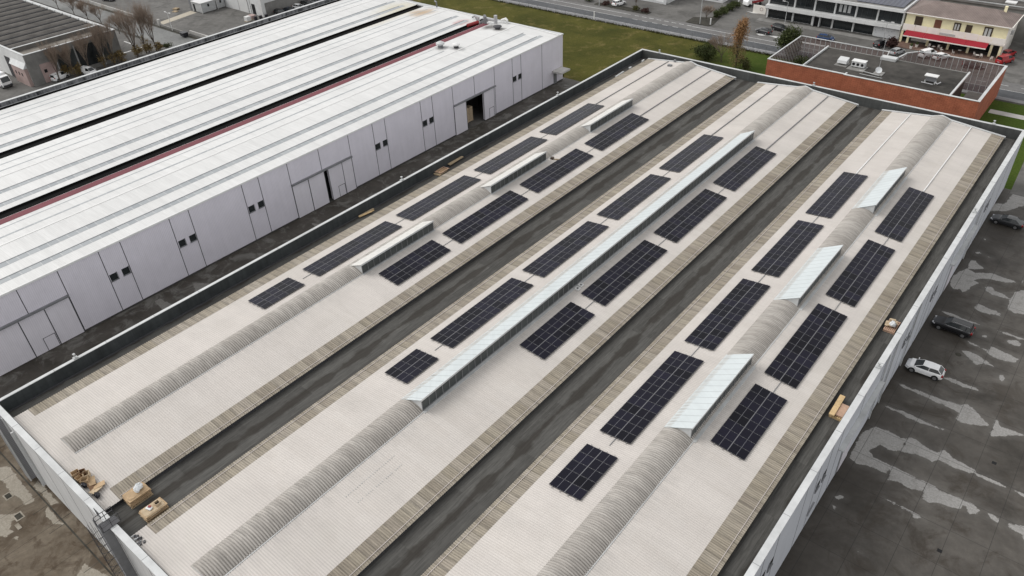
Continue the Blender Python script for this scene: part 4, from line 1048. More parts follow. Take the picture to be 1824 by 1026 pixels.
def hvac(label, x, y, sx, sy, h, kind):
    t = thing("rooftop_unit", label, "air conditioner", (x, y, 5.85), "ventilation units on the brick building")
    z = 5.85
    if kind == 'fans':
        MB().box(x - sx / 2 - .4, x + sx / 2 + .4, y - sy / 2 - 1.6, y + sy / 2 + .2, z, z + .12).build("base_slab", M['greyconc'], t)
        MB().box(x - sx / 2, x + sx / 2, y - sy / 2, y + sy / 2, z + .3, z + h).build("casing", M['whitemetal'], t)
        for i in range(3):
            f = MB().cyl((x - sx / 2 + sx * (i + .5) / 3, y - sy / 2 - .03, z + .3 + (h - .3) * .5), (x - sx / 2 + sx * (i + .5) / 3, y - sy / 2 + .02, z + .3 + (h - .3) * .5), .30, 14)
            f.build("fan", M['black'], t)
        MB().box(x - sx / 2 - .08, x + sx / 2 + .08, y - sy / 2 - .08, y + sy / 2 + .1, z + h, z + h + .08).build("lid", M['wtrim'], t)
        for dx in (-1, 1): MB().box(x + dx * sx * .4 - .1, x + dx * sx * .4 + .1, y - .5, y + .5, z + .1, z + .3).build("foot", M['darkmetal'], t)
    elif kind == 'cowl':
        MB().box(x - sx / 2 - .3, x + sx / 2 + .3, y - sy / 2 - .9, y + sy / 2 + .2, z, z + .1).build("base_slab", M['greyconc'], t)
        MB().prism([(y - sy / 2, z + .3), (y - sy / 2 - .25, z + .45), (y - sy / 2 - .1, z + h * .75), (y + sy / 2, z + h), (y + sy / 2, z + .3)], 0, x - sx / 2, x + sx / 2).build("casing", M['whitemetal'], t)
        MB().box(x - .3, x + .3, y - .4, y + .4, z + .1, z + .3).build("foot", M['darkmetal'], t)
    else:
        MB().box(x - sx / 2, x + sx / 2, y - sy / 2, y + sy / 2, z + h - .14, z + h).build("lid", M['wtrim'], t)
        MB().box(x - sx / 2 + .3, x + sx / 2 - .3, y - sy / 2 + .2, y + sy / 2 - .1, z + .45, z + h - .14).build("casing", M['greymetal'], t)
        for dx in (-1, 1): MB().box(x + dx * (sx / 2 - .3) - .1, x + dx * (sx / 2 - .3) + .1, y - .5, y + .4, z, z + .45).build("foot", M['whitemetal'], t)
        MB().tube([(x + sx / 2 - .2, y - .7, z + .5), (x + sx / 2 + .3, y - .9, z + .3), (x + sx / 2 + .7, y - .4, z + .55), (x + sx / 2 + .6, y, z + .1)], .13, 8).build("duct", M['alu'], t)
        MB().tube([(x - 1.4, y - 1.0, z + .15), (x + .8, y - 1.2, z + .15)], .1, 8).build("pipe", M['alu'], t)
hvac("white rooftop unit with sloped curved casing and no fans, on brick building", 32.7, 155.4, 1.9, 1.5, 1.35, 'cowl')
hvac("white rooftop unit with three round black fans in a row", 36.0, 155.2, 2.6, 1.5, 1.35, 'fans')
hvac("flat-topped white rooftop unit with curled pipe, alone on the right of the dark roof", 50.2, 154.6, 2.4, 1.5, 1.5, 'duct')
t = thing("satellite_dish", "white satellite dish on a pale slab below a tall thin mast", "satellite dish", (40.5, 153.7, 5.85))
MB().box(39.6, 41.5, 152.7, 154.9, 5.86, 6.0).build("base_slab", M['greyconc'], t)
dm = MB()
c0 = Vector((40.5, 153.5, 6.75)); nrm = Vector((.45, -.65, .62)).normalized(); ax = nrm.cross(Vector((0, 0, 1))).normalized(); ay = nrm.cross(ax)
rings = []
for j, (rr, dd) in enumerate(((.0, -.14), (.35, -.10), (.55, -.04), (.66, .02))):
    rings.append([c0 + nrm * dd + (ax * math.cos(2 * math.pi * i / 14) + ay * math.sin(2 * math.pi * i / 14)) * rr for i in range(14)])
vv = [q for g in rings for q in g]
dm.add(vv, [(j * 14 + i, j * 14 + (i + 1) % 14, (j + 1) * 14 + (i + 1) % 14, (j + 1) * 14 + i) for j in range(3) for i in range(14)])
dm.build("dish", M['plasticwhite'], t, 180)
MB().tube([(40.5, 153.75, 6.0), (40.5, 153.7, 6.7)], .06, 8).build("bracket", M['greymetal'], t)
MB().tube([(40.2, 154.6, 6.0), (40.2, 154.6, 13.4)], .05, 6).box(40.0, 40.4, 154.55, 154.65, 12.2, 12.24).build("mast", M['alu'], t)
tag(MB().tube([(36.8, 153.4, 5.98), (39.0, 153.0, 5.98), (41.0, 152.6, 5.98)], .07, 6).tube([(37.5, 151.6, 5.98), (42.0, 151.4, 5.98)], .06, 6).build("roof_pipe", M['capdark']), "thin grey pipe run lying on the brick building roof before the dish", "pipe")

# ---------------------------------------------------------------- office block beyond the road
OB = thing("office_building", "two-storey office block with dark glass and two pale horizontal bands beyond the road", "building", (16, 199.5, 0))
MB().box(-0.9, 33.4, 195.2, 207.5, 0, 6.9).build("wall", M['bluewhite'], OB)
MB().box(-1.0, 33.4, 193.3, 195.2, 2.85, 3.72).build("canopy_band", M['bluewhite'], OB)
MB().box(-1.0, 33.4, 193.3, 207.7, 6.85, 7.55).build("roof_band", M['bluewhite'], OB)
MB().box(-.6, 33.0, 193.6, 207.3, 7.55, 7.58).build("flat_roof", M['greyconc'], OB)
MB().box(-.9, 33.4, 193.3, 193.36, 2.74, 2.85).build("band_trim", M['darkmetal'], OB)
px = (-0.7, 6.3, 11.55, 16.75, 22.0, 27.2, 33.2)
for i in range(6):
    if i < 5:
        MB().box(px[i] + .18, px[i + 1] - .18, 195.10, 195.19, .12, 2.85).build("shop_window", M['glassdark'], OB)
    MB().box(px[i] + .18, px[i + 1] - .18, 195.08, 195.19, 3.72, 6.85).build("window_band", M['glassdark'], OB)
    for j in (1, 2, 3):
        x = px[i] + (px[i + 1] - px[i]) * j / 4
        MB().box(x - .03, x + .03, 195.04, 195.08, 3.72, 6.85).build("mullion", M['darkmetal'], OB)
for x in px:
    MB().box(x - .18, x + .18, 194.6, 195.19, .1, 2.85).build("pier", M['bluewhite'], OB)
    MB().box(x - .18, x + .18, 194.6, 195.19, 3.72, 6.85).build("pier", M['bluewhite'], OB)
MB().box(27.4, 33.3, 194.4, 194.8, .1, 2.85).build("poster_wall", M['graffiti'], OB)
for x in (0, 4.2, 8.3, 12.6, 16.6, 20.8, 25.0, 29.4): MB().box(x, x + .08, 193.25, 193.3, 2.7, 3.0).build("lamp_bracket", M['darkmetal'], OB)
dfm = MB().box(11.9, 12.1, 193.9, 195.0, .1, 2.7).box(13.5, 13.7, 193.9, 195.0, .1, 2.7).box(12.1, 13.5, 193.9, 195.0, 2.5, 2.7).build("entrance_porch", M['whitemetal'], OB)
MB().box(12.1, 13.5, 194.5, 194.56, .1, 2.5).build("door", M['black'], dfm)
bl = MB()
for i in range(3): bl.box(17.6 + i * 1.1, 18.3 + i * 1.1, 195.03, 195.05, 4.4, 6.2)
bl.build("window_blind", M['capdark'], OB)
t = thing("solar_array", "distant bluish solar array in close rows on the office block roof", "solar array", (27, 200, 7.58))
for i in range(11):
    x = 21.5 + i * 1.02
    MB().add([(x, 194.6, 7.75), (x + .96, 194.6, 7.75), (x + .96, 206.5, 8.15), (x, 206.5, 8.15), (x, 194.6, 7.7), (x + .96, 194.6, 7.7), (x + .96, 206.5, 8.1), (x, 206.5, 8.1)],
             [(0, 1, 2, 3), (7, 6, 5, 4), (0, 4, 5, 1), (2, 6, 7, 3), (1, 5, 6, 2), (3, 7, 4, 0)]).build("solar_panel", M['pv_far'], t)
for y in (196, 201, 206): MB().box(21.5, 32.7, y, y + .08, 7.58, 7.7 + (y - 194.6) * .033).build("mounting_rail", M['alu'], t)

# ---------------------------------------------------------------- cafe with red awning
CB = thing("cafe_building", "cream yellow cafe with brown hipped roof, white balcony and red awning", "building", (45, 199, 0))
MB().box(33.8, 55.7, 194.6, 205, 3.1, 7.0).build("upper_wall", M['yellow'], CB)
MB().box(33.8, 55.7, 197.0, 205, 0, 3.1).build("lower_wall", M['plinth'], CB)
MB().box(55.72, 55.9, 194.6, 205, 0, 7.0).build("side_wall", M['whiterender'], CB)
MB().box(33.8, 56.0, 193.3, 197.0, 2.95, 3.15).build("balcony", M['whiterender'], CB)
for i in range(8):
    x0 = 33.9 + i * 2.76
    MB().box(x0, x0 + 2.68, 193.2, 193.3, 3.25, 4.62 + (.12 if 3 <= i <= 5 else 0)).build("balcony_panel", M['whiterender'], CB)
for x in (34.0, 35.6, 40.1, 44.7, 49.0, 53.6, 55.5):
    MB().box(x - .25, x + .25, 193.5, 193.95, .1, 2.95).build("column", M['yellow'], CB)
MB().box(35.9, 39.4, 195.8, 195.9, .1, 2.6).build("shutter", M['whiterender'], CB)
for a, b in ((40.5, 44.4), (45.0, 48.7), (49.3, 53.3)):
    MB().box(a, b, 196.9, 196.98, .1, 2.9).build("shop_window", M['glassdark'], CB)
for i, (a, b, z0, z1, m) in enumerate(((35.9, 37.6, 3.9, 6.3, 'brownwood'), (40.3, 41.8, 4.3, 6.2, 'redwood'), (44.5, 46.0, 4.1, 6.2, 'brownwood'), (47.1, 48.4, 4.3, 6.1, 'brownwood'), (50.9, 52.7, 3.7, 6.3, 'brownwood'))):
    o = MB().box(a, b, 194.5, 194.6, z0, z1).build("window", M[m], CB)
    if i in (2, 4):
        for c in (a + .25, (a + b) / 2 + .1): MB().box(c, c + (b - a) / 2 - .4, 194.46, 194.5, z0 + .5, z1 - .3).build("pane", M['capdark'], o)
# hipped tiled roof
E0, E1, F0, F1, zE, zR = 33.4, 56.3, 193.9, 205.6, 7.0, 9.0
MB().add([(E0, F0, zE), (E1, F0, zE), (E1, F1, zE), (E0, F1, zE), (E0 + 5, 199.7, zR), (E1 - 5, 199.7, zR)],
         [(0, 1, 5, 4), (1, 2, 5), (2, 3, 4, 5), (3, 0, 4), (3, 2, 1, 0)]).build("tiled_roof", M['tile'], CB)
MB().box(E0 - .1, E1 + .1, F0 - .16, F0, 6.86, 7.04).build("roof_gutter", M['whiterender'], CB)
MB().box(E1, E1 + .16, F0 - .16, F1, 6.86, 7.04).build("roof_gutter", M['whiterender'], CB)
MB().box(52.7, 53.3, 201.0, 201.6, 7.6, 9.5).build("chimney", M['yellow'], CB)
for i in range(4):
    x0 = 34.9 + i * 4.52
    aw = MB().add([(x0, 193.15, 3.2), (x0 + 4.48, 193.15, 3.2), (x0 + 4.48, 190.9, 2.6), (x0, 190.9, 2.6), (x0, 193.15, 3.16), (x0 + 4.48, 193.15, 3.16), (x0 + 4.48, 190.9, 2.56), (x0, 190.9, 2.56)],
                  [(3, 2, 1, 0), (4, 5, 6, 7), (0, 4, 7, 3), (1, 2, 6, 5)]).build("awning", M['redawning'], CB)
    MB().box(x0, x0 + 4.48, 190.84, 190.9, 2.38, 2.61).build("valance", M['whiterender'], aw)
sg = MB().mat(0).box(42.2, 45.6, 193.12, 193.19, 3.42, 3.85)
sg.build("sign", M['capdark'], CB)
MB().box(55.9, 56.4, 198.0, 199.0, 4.4, 5.2).build("air_conditioner", M['capdark'], CB)
# terrace furniture
def chair_at(x, y, rz, label, m):
    t = thing("terrace_chair", label, "chair", (x, y, .13), "chairs on the cafe terrace")
    for nm, mb in (("seat", MB().box(-.24, .24, -.24, .24, .42, .48)), ("backrest", MB().box(-.24, .24, .2, .26, .48, .95))):
        o = mb.build(nm, m); o.parent = t
    for dx in (-.2, .2):
        for dy in (-.2, .2):
            o = MB().box(dx - .025, dx + .025, dy - .025, dy + .025, 0, .42).build("leg", m); o.parent = t
    t.rotation_euler = (0, 0, rz)
def table_at(x, y, label):
    t = thing("terrace_table", label, "table", (x, y, .13), "tables on the cafe terrace")
    o = MB().cyl((0, 0, .7), (0, 0, .75), .42, 14).build("table_top", M['whiterender']); o.parent = t
    o = MB().cyl((0, 0, 0), (0, 0, .7), .05, 8).cyl((0, 0, 0), (0, 0, .03), .25, 10).build("pedestal", M['darkmetal']); o.parent = t
CW_ = ("second column", "third column", "fourth column", "fifth column", "sixth column", "right corner column")
for i, (x, y) in enumerate(((40.9, 192.6), (43.0, 192.8), (44.0, 191.6), (46.6, 191.2), (50.9, 192.4), (52.4, 192.0), (54.6, 191.4))):
    chair_at(x, y, .6 * i, ("pale chair just right of the third column of the cafe", "pale chair midway between third and fourth cafe columns", "white chair in front of the fourth cafe column",
                            "white chair between the fourth and fifth cafe columns", "pale chair between the fifth and sixth cafe columns, left one", "pale chair just left of the sixth cafe column",
                            "white chair between the last two cafe columns")[i], M['whiterender'])
for i, (x, y) in enumerate(((42.0, 192.0), (47.6, 192.4), (51.7, 191.2))):
    table_at(x, y, ("round white table between third and fourth cafe columns", "round white table between fourth and fifth cafe columns", "round white table between fifth and sixth cafe columns")[i])
for x, y, l in ((38.4, 191.6, "white tub with dark plant near the second cafe column"), (37.6, 189.9, "low white tub planter left of the parked white van")):
    t = thing("planter", l, "planter", (x, y, 0.13), "planters on the cafe terrace")
    MB().cyl((x, y, .13), (x, y, .75), .26, 10, .36).build("pot", M['whiterender'], t)
    MB().ellipsoid((x, y, 1.05), (.35, .35, .4), 8, 6, .15, random.Random(2)).build("foliage", M['green'], t)

# ---------------------------------------------------------------- other background buildings
def hall(label, x0, x1, y0, y1, h, wall_m, roof_m, nm="industrial_hall"):
    t = thing(nm, label, "building", ((x0 + x1) / 2, (y0 + y1) / 2, 0))
    MB().box(x0, x1, y0, y1, 0, h).build("wall", wall_m, t)
    MB().box(x0 - .1, x1 + .1, y0 - .1, y1 + .1, h, h + .25).build("roof", roof_m, t)
    return t
BH = hall("long dark-roofed hall behind the cafe with one square white rooflight", 37.5, 110, 207.8, 245, 7.2, M['greyconc'], M['darkroof'])
MB().box(51.0, 53.4, 211.5, 213.5, 7.45, 7.7).build("rooflight", M['wtrim'], BH)
for y in (209.5, 215.0, 222): MB().box(37.5, 110, y, y + .2, 7.45, 7.62).build("roof_rib", M['capdark'], BH)
SH = hall("pale grey building right of the cafe beyond a dark gap", 59.5, 85, 200.5, 206.5, 5.6, M['bluewhite'], M['greyconc'])
MB().box(60.5, 64, 200.42, 200.5, 0, 4).build("gate", M['darkmetal'], SH)
NS = hall("white shop front with large window beyond the road, at the top of view", -52, -29.4, 191.6, 207, 6.0, M['bluewhite'], M['greyconc'], "shop_building")
MB().box(-51.5, -33.0, 191.5, 191.6, .7, 4.6).build("shop_window", M['glassdark'], NS)
MB().box(-30.2, -29.3, 191.0, 191.6, 0, 6.0).build("corner_pillar", M['whitemetal'], NS)
MB().box(-52, -29.3, 191.2, 191.6, .0, .55).build("plinth", M['whitemetal'], NS)
NT2 = hall("small white building at the top edge beyond the hedge row", -25.5, -16.6, 200.6, 214, 5.0, M['bluewhite'], M['greyconc'], "shop_building")
MB().box(-24.5, -18.0, 200.5, 200.6, .6, 3.5).build("shop_window", M['glassdark'], NT2)
t = thing("boundary_panel", "white wall panel with a faded round mark beside the office entrance drive", "wall", (-4, 197, 0))
MB().box(-5.8, -2.2, 197.0, 197.25, 0, 2.1).build("wall", M['whiterender'], t)
MB().tube([(-3.4 + .42 * math.cos(a), 196.98, 1.2 + .42 * math.sin(a)) for a in [2 * math.pi * k / 14 for k in range(15)]], .04, 5).build("painted_mark", M['redwood'], t)
# white hall and cabins on the upper left
NB = thing("white_hall", "pale grey-white hall with grey base and gridded window on the upper left", "building", (-141, 145, 0))
MB().box(-160, -122.2, 119.9, 175, 0, 9).build("wall", M['bluewhite'], NB)
MB().box(-160.2, -122.0, 119.7, 175, 9, 9.3).build("roof", M['greyconc'], NB)
MB().box(-133.9, -129.2, 119.82, 119.9, 0, 5.5).build("gate", M['wtrim'], NB)
MB().box(-127.3, -125.7, 119.84, 119.9, .1, 3.0).build("door", M['black'], NB)
MB().box(-123.2, -122.1, 119.75, 119.9, 0, 9).build("corner_pillar", M['wtrim'], NB)
MB().box(-122.2, -122.12, 121.0, 174, 0, 3.6).build("grey_base", M['greyconc'], NB)
MB().box(-122.2, -122.1, 123.6, 130.5, 4.3, 7.2).build("window", M['glassgrey'], NB)
for i in range(5): MB().box(-122.1, -122.05, 123.6 + i * 1.72, 123.7 + i * 1.72, 4.3, 7.2).build("mullion", M['capdark'], NB)
MB().box(-122.1, -122.05, 123.6, 130.5, 5.7, 5.8).build("mullion", M['capdark'], NB)
for x in (-133.95, -129.15, -127.9): MB().box(x - .05, x + .05, 119.80, 119.83, 0, 9).build("wall_joint", M['groove'], NB)
for lab, x0, x1, y0, y1 in (("grey metal cabin with pale roof and small dark window, nearer the street", -146.0, -141.0, 111.6, 116.4), ("second grey metal cabin, against the white hall", -145.5, -141.2, 117.0, 119.6)):
    t = thing("site_cabin", lab, "cabin", ((x0 + x1) / 2, (y0 + y1) / 2, 0), "grey cabins by the white hall")
    MB().box(x0, x1, y0, y1, .2, 2.9).build("wall", M['capdark'], t)
    MB().box(x0 - .15, x1 + .15, y0 - .15, y1 + .15, 2.9, 3.05).build("roof", M['wtrim'], t)
    MB().box(x1, x1 + .03, (y0 + y1) / 2 - .3, (y0 + y1) / 2 + .3, 1.6, 2.4).build("window", M['black'], t)
    MB().box(x0 + .6, x0 + 1.6, y0 - .03, y0, .2, 2.3).build("door", M['black'], t)
    for x in (x0, x1):
        MB().box(x - .06, x + .06, y0 - .08, y0 + .04, 0, 2.9).build("corner_post", M['wtrim'], t)
MB_ = MB().box(-148.6, -147.0, 112.2, 113.4, .1, 3.2)
tag(MB_.build("silo_box", M['greymetal']), "tall dark grey box standing left of the grey cabins", "container")
t = thing("boundary_wall", "low pale boundary wall along the street, left of the beige path", "wall", (-172, 97.8, 0), "street walls")
MB().box(-230, -146.0, 97.75, 98.05, 0, 1.0).build("wall", M['paleconc'], t)
MB().box(-146.6, -145.6, 97.6, 98.2, 0, 1.9).build("gate_pier", M['paleconc'], t)
t = thing("boundary_wall", "low boundary wall along the street between beige path and white warehouse", "wall", (-115, 97.8, 0), "street walls")
MB().box(-141.3, -87.0, 97.75, 98.05, 0, .55).build("wall", M['greyconc'], t)
MB().box(-125.5, -87.0, 97.72, 98.08, .56, 1.45).build("parapet", M['paleconc'], t)
MB().box(-142.2, -141.3, 97.6, 98.2, 0, 1.8).build("gate_pier", M['paleconc'], t)
structure("verge", sheet(-230, -87, 96.6, 97.7, 0.012).quad((-230, 88.3, .012), (-136, 88.3, .012), (-136, 89.3, .012), (-230, 89.3, .012)), M['mud'])
# grey hall on the far left
LB = thing("ridged_roof_hall", "grey concrete hall with dark ridged roof and bare trees before it", "building", (-150, 66, 0))
LX = -123.6
MB().box(LX - .4, LX, 54.4, 77.2, 0, 7.5).build("front_wall", M['greyconc'], LB)
MB().box(-182, LX - .4, 54.4, 54.8, 0, 7.5).build("side_wall", M['bluewhite'], LB)
MB().box(-182, LX - .4, 76.8, 77.2, 0, 7.5).build("side_wall", M['greyconc'], LB)
MB().box(-131.3, LX - .4, 54.8, 76.8, 6.2, 6.5).build("flat_roof", M['lichen'], LB)
MB().box(-131.6, -131.3, 54.8, 76.8, 6.2, 7.45).build("roof_upstand", M['darkconc'], LB)
MB().box(LX - .5, LX + .1, 54.3, 77.3, 7.5, 7.62).build("coping", M['cap'], LB)
MB().box(-182, LX - .5, 76.75, 77.3, 7.5, 7.62).build("coping", M['cap'], LB)
MB().box(-182, LX - .5, 54.3, 54.85, 7.5, 7.62).build("coping", M['cap'], LB)
MB().box(-131.75, -131.25, 54.85, 76.75, 7.5, 7.6).build("coping", M['cap'], LB)
rf = MB()
prof = []
n = 11
for i in range(n):
    x0 = -131.8 - i * 4.55
    for t_ in range(7):
        a = t_ / 6
        prof.append((x0 - 4.3 * a, 7.2 + .38 * math.sin(math.pi * a) ** .6 if 0 < a < 1 else 7.2))
pts = []
for x, z in prof: pts.append((x, 54.9, z)); pts.append((x, 76.2, z))
rf.add(pts, [(2 * i, 2 * i + 1, 2 * i + 3, 2 * i + 2) for i in range(len(prof) - 1)])
rf.build("ridged_roof", M['darkroof'], LB, 40)
for i in range(n):
    x0 = -131.8 - i * 4.55
    MB().box(x0 - 4.75, x0 - 3.85, 54.92, 76.2, 7.1, 7.50).build("roof_groove", M['black'], LB)
    MB().box(x0 - 4.2, x0 - .2, 76.2, 76.5, 7.1, 7.75).build("ridge_end", M['cap'], LB)
for y0, y1, z0, z1, m in ((61.5, 65.8, 1.2, 6.0, 'glassgrey'), (66.3, 72.0, 1.0, 6.2, 'glassdark'), (72.5, 74.6, 1.0, 6.2, 'glassgrey')):
    MB().box(LX, LX + .04, y0, y1, z0, z1).build("window", M[m], LB)
MB().box(LX, LX + .05, 57.0, 60.6, .1, 4.6).build("pink_door", M['pink'], LB)
MB().box(LX + .05, LX + .07, 57.6, 58.3, 2.4, 3.2).build("small_window", M['black'], LB)
for y in (61.1, 66.0, 72.3): MB().cyl((LX + .12, y, .1), (LX + .12, y, 6.6), .1, 8).build("downpipe", M['cap'], LB)
an = MB().box(-131.8, -124.2, 53.6, 54.35, 0, 4.4).build("annex", M['pink'], LB)
MB().prism([(53.4, 4.4), (54.35, 4.4), (54.35, 5.6)], 0, -132.0, -124.0).build("annex_roof", M['cap'], an)
for x in (-130.3, -128.6, -126.9): MB().box(x, x + .6, 53.57, 53.6, 2.2, 3.0).build("window", M['black'], an)
MB().box(-136.4, -133.4, 54.33, 54.4, 0, 5.2).build("gate", M['darkmetal'], LB)

# ---------------------------------------------------------------- vehicles (built facing +X, then turned)
def loft(stations, mb):
    """stations: (x, [(y,z)...]) half sections from bottom centre to top centre; mirrored"""
    rings = []
    for x, half in stations:
        ring = [(x, y, z) for y, z in half] + [(x, -y, z) for y, z in reversed(half) if abs(y) > 1e-6]
        rings.append(ring)
    n = len(rings[0])
    vs = [p for r_ in rings for p in r_]
    fs = []
    for i in range(len(rings) - 1):
        for k in range(n):
            fs.append((i * n + k, i * n + (k + 1) % n, (i + 1) * n + (k + 1) % n, (i + 1) * n + k))
    fs.append(tuple(range(n - 1, -1, -1))); fs.append(tuple((len(rings) - 1) * n + k for k in range(n)))
    return mb.add(vs, fs)
CARKIND = dict(
    hatch=dict(L=4.25, W=1.78, H=1.45, hood=.90, belt=.98, tail=1.0, fx=(1.22, .28), rx=(-1.98, -1.40), wb=2.6),
    estate=dict(L=4.85, W=1.90, H=1.62, hood=1.0, belt=1.08, tail=1.1, fx=(.95, .25), rx=(-2.28, -2.0), wb=2.85, rails=True),
    saloon=dict(L=4.6, W=1.80, H=1.43, hood=.9, belt=.98, tail=1.0, fx=(1.0, .15), rx=(-1.75, -1.05), wb=2.7),
    suv=dict(L=4.4, W=1.82, H=1.62, hood=1.02, belt=1.08, tail=1.1, fx=(1.0, .25), rx=(-2.05, -1.75), wb=2.65),
    van=dict(L=4.4, W=1.80, H=1.85, hood=1.1, belt=1.15, tail=1.2, fx=(1.55, .8), rx=(-2.12, -2.05), wb=2.7))
def car(label, kind, pm_, loc, head, group="parked cars", nm="parked_car", cat="car"):
    K = CARKIND[kind]
    L, W, H, wb = K['L'], K['W'], K['H'], K['wb']
    hw = W / 2
    t = thing(nm, label, cat, loc, group)
    def P(mb, name, m, par=None, smooth=None):
        o = mb.build(name, m, None, smooth); o.parent = par or t
        return o
    f1, f0 = K['fx']; r1, r0 = K['rx']       # base / top of screens
    xs = [(-L / 2, .80, .42, K['tail'] - .28), (-L / 2 + .12, .93, .30, K['tail'] - .05), (-L / 2 + .45, .985, .24, K['tail']), (r0, 1.0, .22, K['belt'] + .02), (0, 1.0, .22, K['belt']),
          (f1, 1.0, .22, K['hood'] + .05), (f1 + .45, .985, .23, K['hood']), (L / 2 - .35, .93, .26, K['hood'] - .13), (L / 2 - .1, .83, .32, K['hood'] - .27), (L / 2, .70, .42, K['hood'] - .42)]
    st = []
    for x, wf, zb, zt in xs:
        w_ = hw * wf
        zm = zb + (zt - zb) * .55
        st.append((x, [(0, zb), (w_ * .86, zb), (w_ * .97, zb + .10), (w_, zm), (w_ * .965, zt - .07), (w_ * .90, zt), (0, zt + .025)]))
    body = MB(); loft(st, body)
    B = P(body, "body", pm_, None, 38)
    # greenhouse
    zb_, ztp = K['belt'] - .03, H - .05
    bw, tw = hw * .90, hw * .70
    gh = MB()
    loft([(r1 + .02, [(0, zb_), (bw * .9, zb_), (bw * .9, zb_ + .01), (0, zb_ + .02)]), (r0, [(0, zb_), (bw * .97, zb_), (tw * .95, ztp), (0, ztp + .01)]),
          ((r0 + f0) / 2, [(0, zb_), (bw, zb_), (tw, ztp + .02), (0, ztp + .03)]), (f0, [(0, zb_), (bw * .98, zb_), (tw * .96, ztp), (0, ztp + .01)]),
          (f1, [(0, zb_), (bw * .9, zb_), (bw * .9, zb_ + .01), (0, zb_ + .02)])], gh)
    G = P(gh, "window_glass", M['glassdark'], None, 25)
    rf_ = MB()
    loft([(r0 - .04, [(0, ztp - .02), (tw * .93, ztp - .04), (tw * .93, ztp), (0, ztp + .045)]), ((r0 + f0) / 2, [(0, ztp), (tw * 1.03, ztp - .03), (tw * 1.0, ztp + .035), (0, ztp + .085)]),
          (f0 + .02, [(0, ztp - .02), (tw * .95, ztp - .04), (tw * .95, ztp), (0, ztp + .045)])], rf_)
    P(rf_, "roof", pm_, None, 50)
    for s_ in (-1, 1):
        P(MB().tube([(f1 - .02, s_ * bw * .90, zb_ + .02), (f0 + .02, s_ * tw * .97, ztp)], .03, 5), "pillar", pm_)
        P(MB().tube([(r1 + .06, s_ * bw * .90, zb_ + .02), (r0 - .02, s_ * tw * .97, ztp)], .04, 5), "pillar", pm_)
        xm = (r0 + f0) / 2 + .1
        P(MB().tube([(xm, s_ * bw * 1.0, zb_ + .02), (xm, s_ * tw * 1.0, ztp + .01)], .035, 5), "pillar", pm_)
        if kind == 'estate' or kind == 'suv': P(MB().tube([(r0 + .45, s_ * bw * .99, zb_ + .02), (r0 + .40, s_ * tw * .99, ztp + .01)], .045, 5), "pillar", pm_)
        if kind == 'van': P(MB().obox(((r1 + .1 - .1) / 2, s_ * (bw + tw) / 2 * 1.02, (zb_ + ztp) / 2), (abs(r1) - .1, .05, ztp - zb_ - .1), 0, s_ * math.atan2(bw - tw, ztp - zb_)), "side_panel", pm_)
    if K.get('rails'):
        for s_ in (-1, 1):
            P(MB().tube([(r0 + .1, s_ * tw * .9, ztp + .04), (r0 + .2, s_ * tw * .92, ztp + .12), (f0 - .3, s_ * tw * .92, ztp + .13), (f0 - .2, s_ * tw * .9, ztp + .05)], .022, 5), "roof_rail", M['alu'])
            P(MB().tube([(r1 + .1, s_ * bw * 1.02, zb_ + .0), (f1 - .1, s_ * bw * 1.02, zb_ + .0)], .022, 4), "window_trim", M['alu'])
    # wheels
    for sx in (-1, 1):
        for s_ in (-1, 1):
            x = sx * wb / 2 - .02
            P(MB().cyl((x, s_ * (hw - .02), .36), (x, s_ * (hw + .008), .36), .395, 18), "wheel_arch", M['black'])
            ty = P(MB().cyl((x, s_ * (hw - .20), .325), (x, s_ * (hw + .015), .325), .325, 18), "wheel", M['rubber'])
            P(MB().cyl((x, s_ * hw, .325), (x, s_ * (hw + .026), .325), .215, 14), "rim", M['chrome'], ty)
    for s_ in (-1, 1):
        P(MB().obox((L / 2 - .30, s_ * hw * .74, K['hood'] - .27), (.42, .26, .15), -s_ * .5), "headlight", M['lamp_clear'])
        P(MB().obox((-L / 2 + .13, s_ * hw * .78, K['tail'] - .17), (.22, .24, .26), s_ * .35), "tail_light", M['lamp_red'])
        P(MB().obox((f1 - .22, s_ * (hw + .07), K['belt'] + .07), (.12, .2, .13)), "wing_mirror", pm_)
    P(MB().box(-L / 2 - .015, -L / 2 + .02, -.26, .26, .55, .66), "number_plate", M['lamp_clear'])
    P(MB().box(L / 2 - .05, L / 2 + .012, -.45, .45, .34, .50), "grille", M['black'])
    t.rotation_euler = (0, 0, head)
    return t
PI = math.pi
car("white five-door hatchback parked nose to the wall in the right-hand yard", 'hatch', M['p_white'], (73.15, 74.75, .004), PI + .035)
car("black estate car with silver roof rails parked in the right-hand yard", 'estate', M['p_black'], (73.6, 85.2, .004), PI - .01)
car("dark grey saloon with pale roof sheen parked at the right edge, farthest in the yard", 'saloon', M['p_charcoal'], (73.3, 117.2, .004), PI - .04)
car("blue hatchback parked beyond the left screen of the brick building", 'hatch', M['p_blue'], (18.8, 185.2, .004), .15)
car("black car parked nearest the rust-orange poplar on the office forecourt", 'hatch', M['p_charcoal'], (4.0, 182.2, .004), 2.9)
car("black four-wheel-drive parked behind another black car on the office forecourt", 'suv', M['p_black'], (6.6, 186.4, .004), -.2)
car("black car half hidden by the maroon bush before the office block", 'suv', M['p_black'], (31.2, 188.2, .004), 1.3)
car("silver-grey hatchback parked behind the notch of the brick building's screen", 'hatch', M['p_silver'], (36.0, 184.8, .004), 1.25)
car("white van parked in front of the cafe, left of the white car", 'van', M['p_white'], (42.2, 186.6, .004), 1.15)
car("white car parked in front of the cafe, right of the white van", 'hatch', M['p_white'], (45.2, 186.7, .004), 1.1)
car("dark car behind the right screen of the brick building before the cafe", 'saloon', M['p_charcoal'], (52.4, 184.6, .004), .2)
car("red van parked at the right-hand corner of the cafe", 'van', M['p_red'], (57.3, 191.6, .004), 1.15)
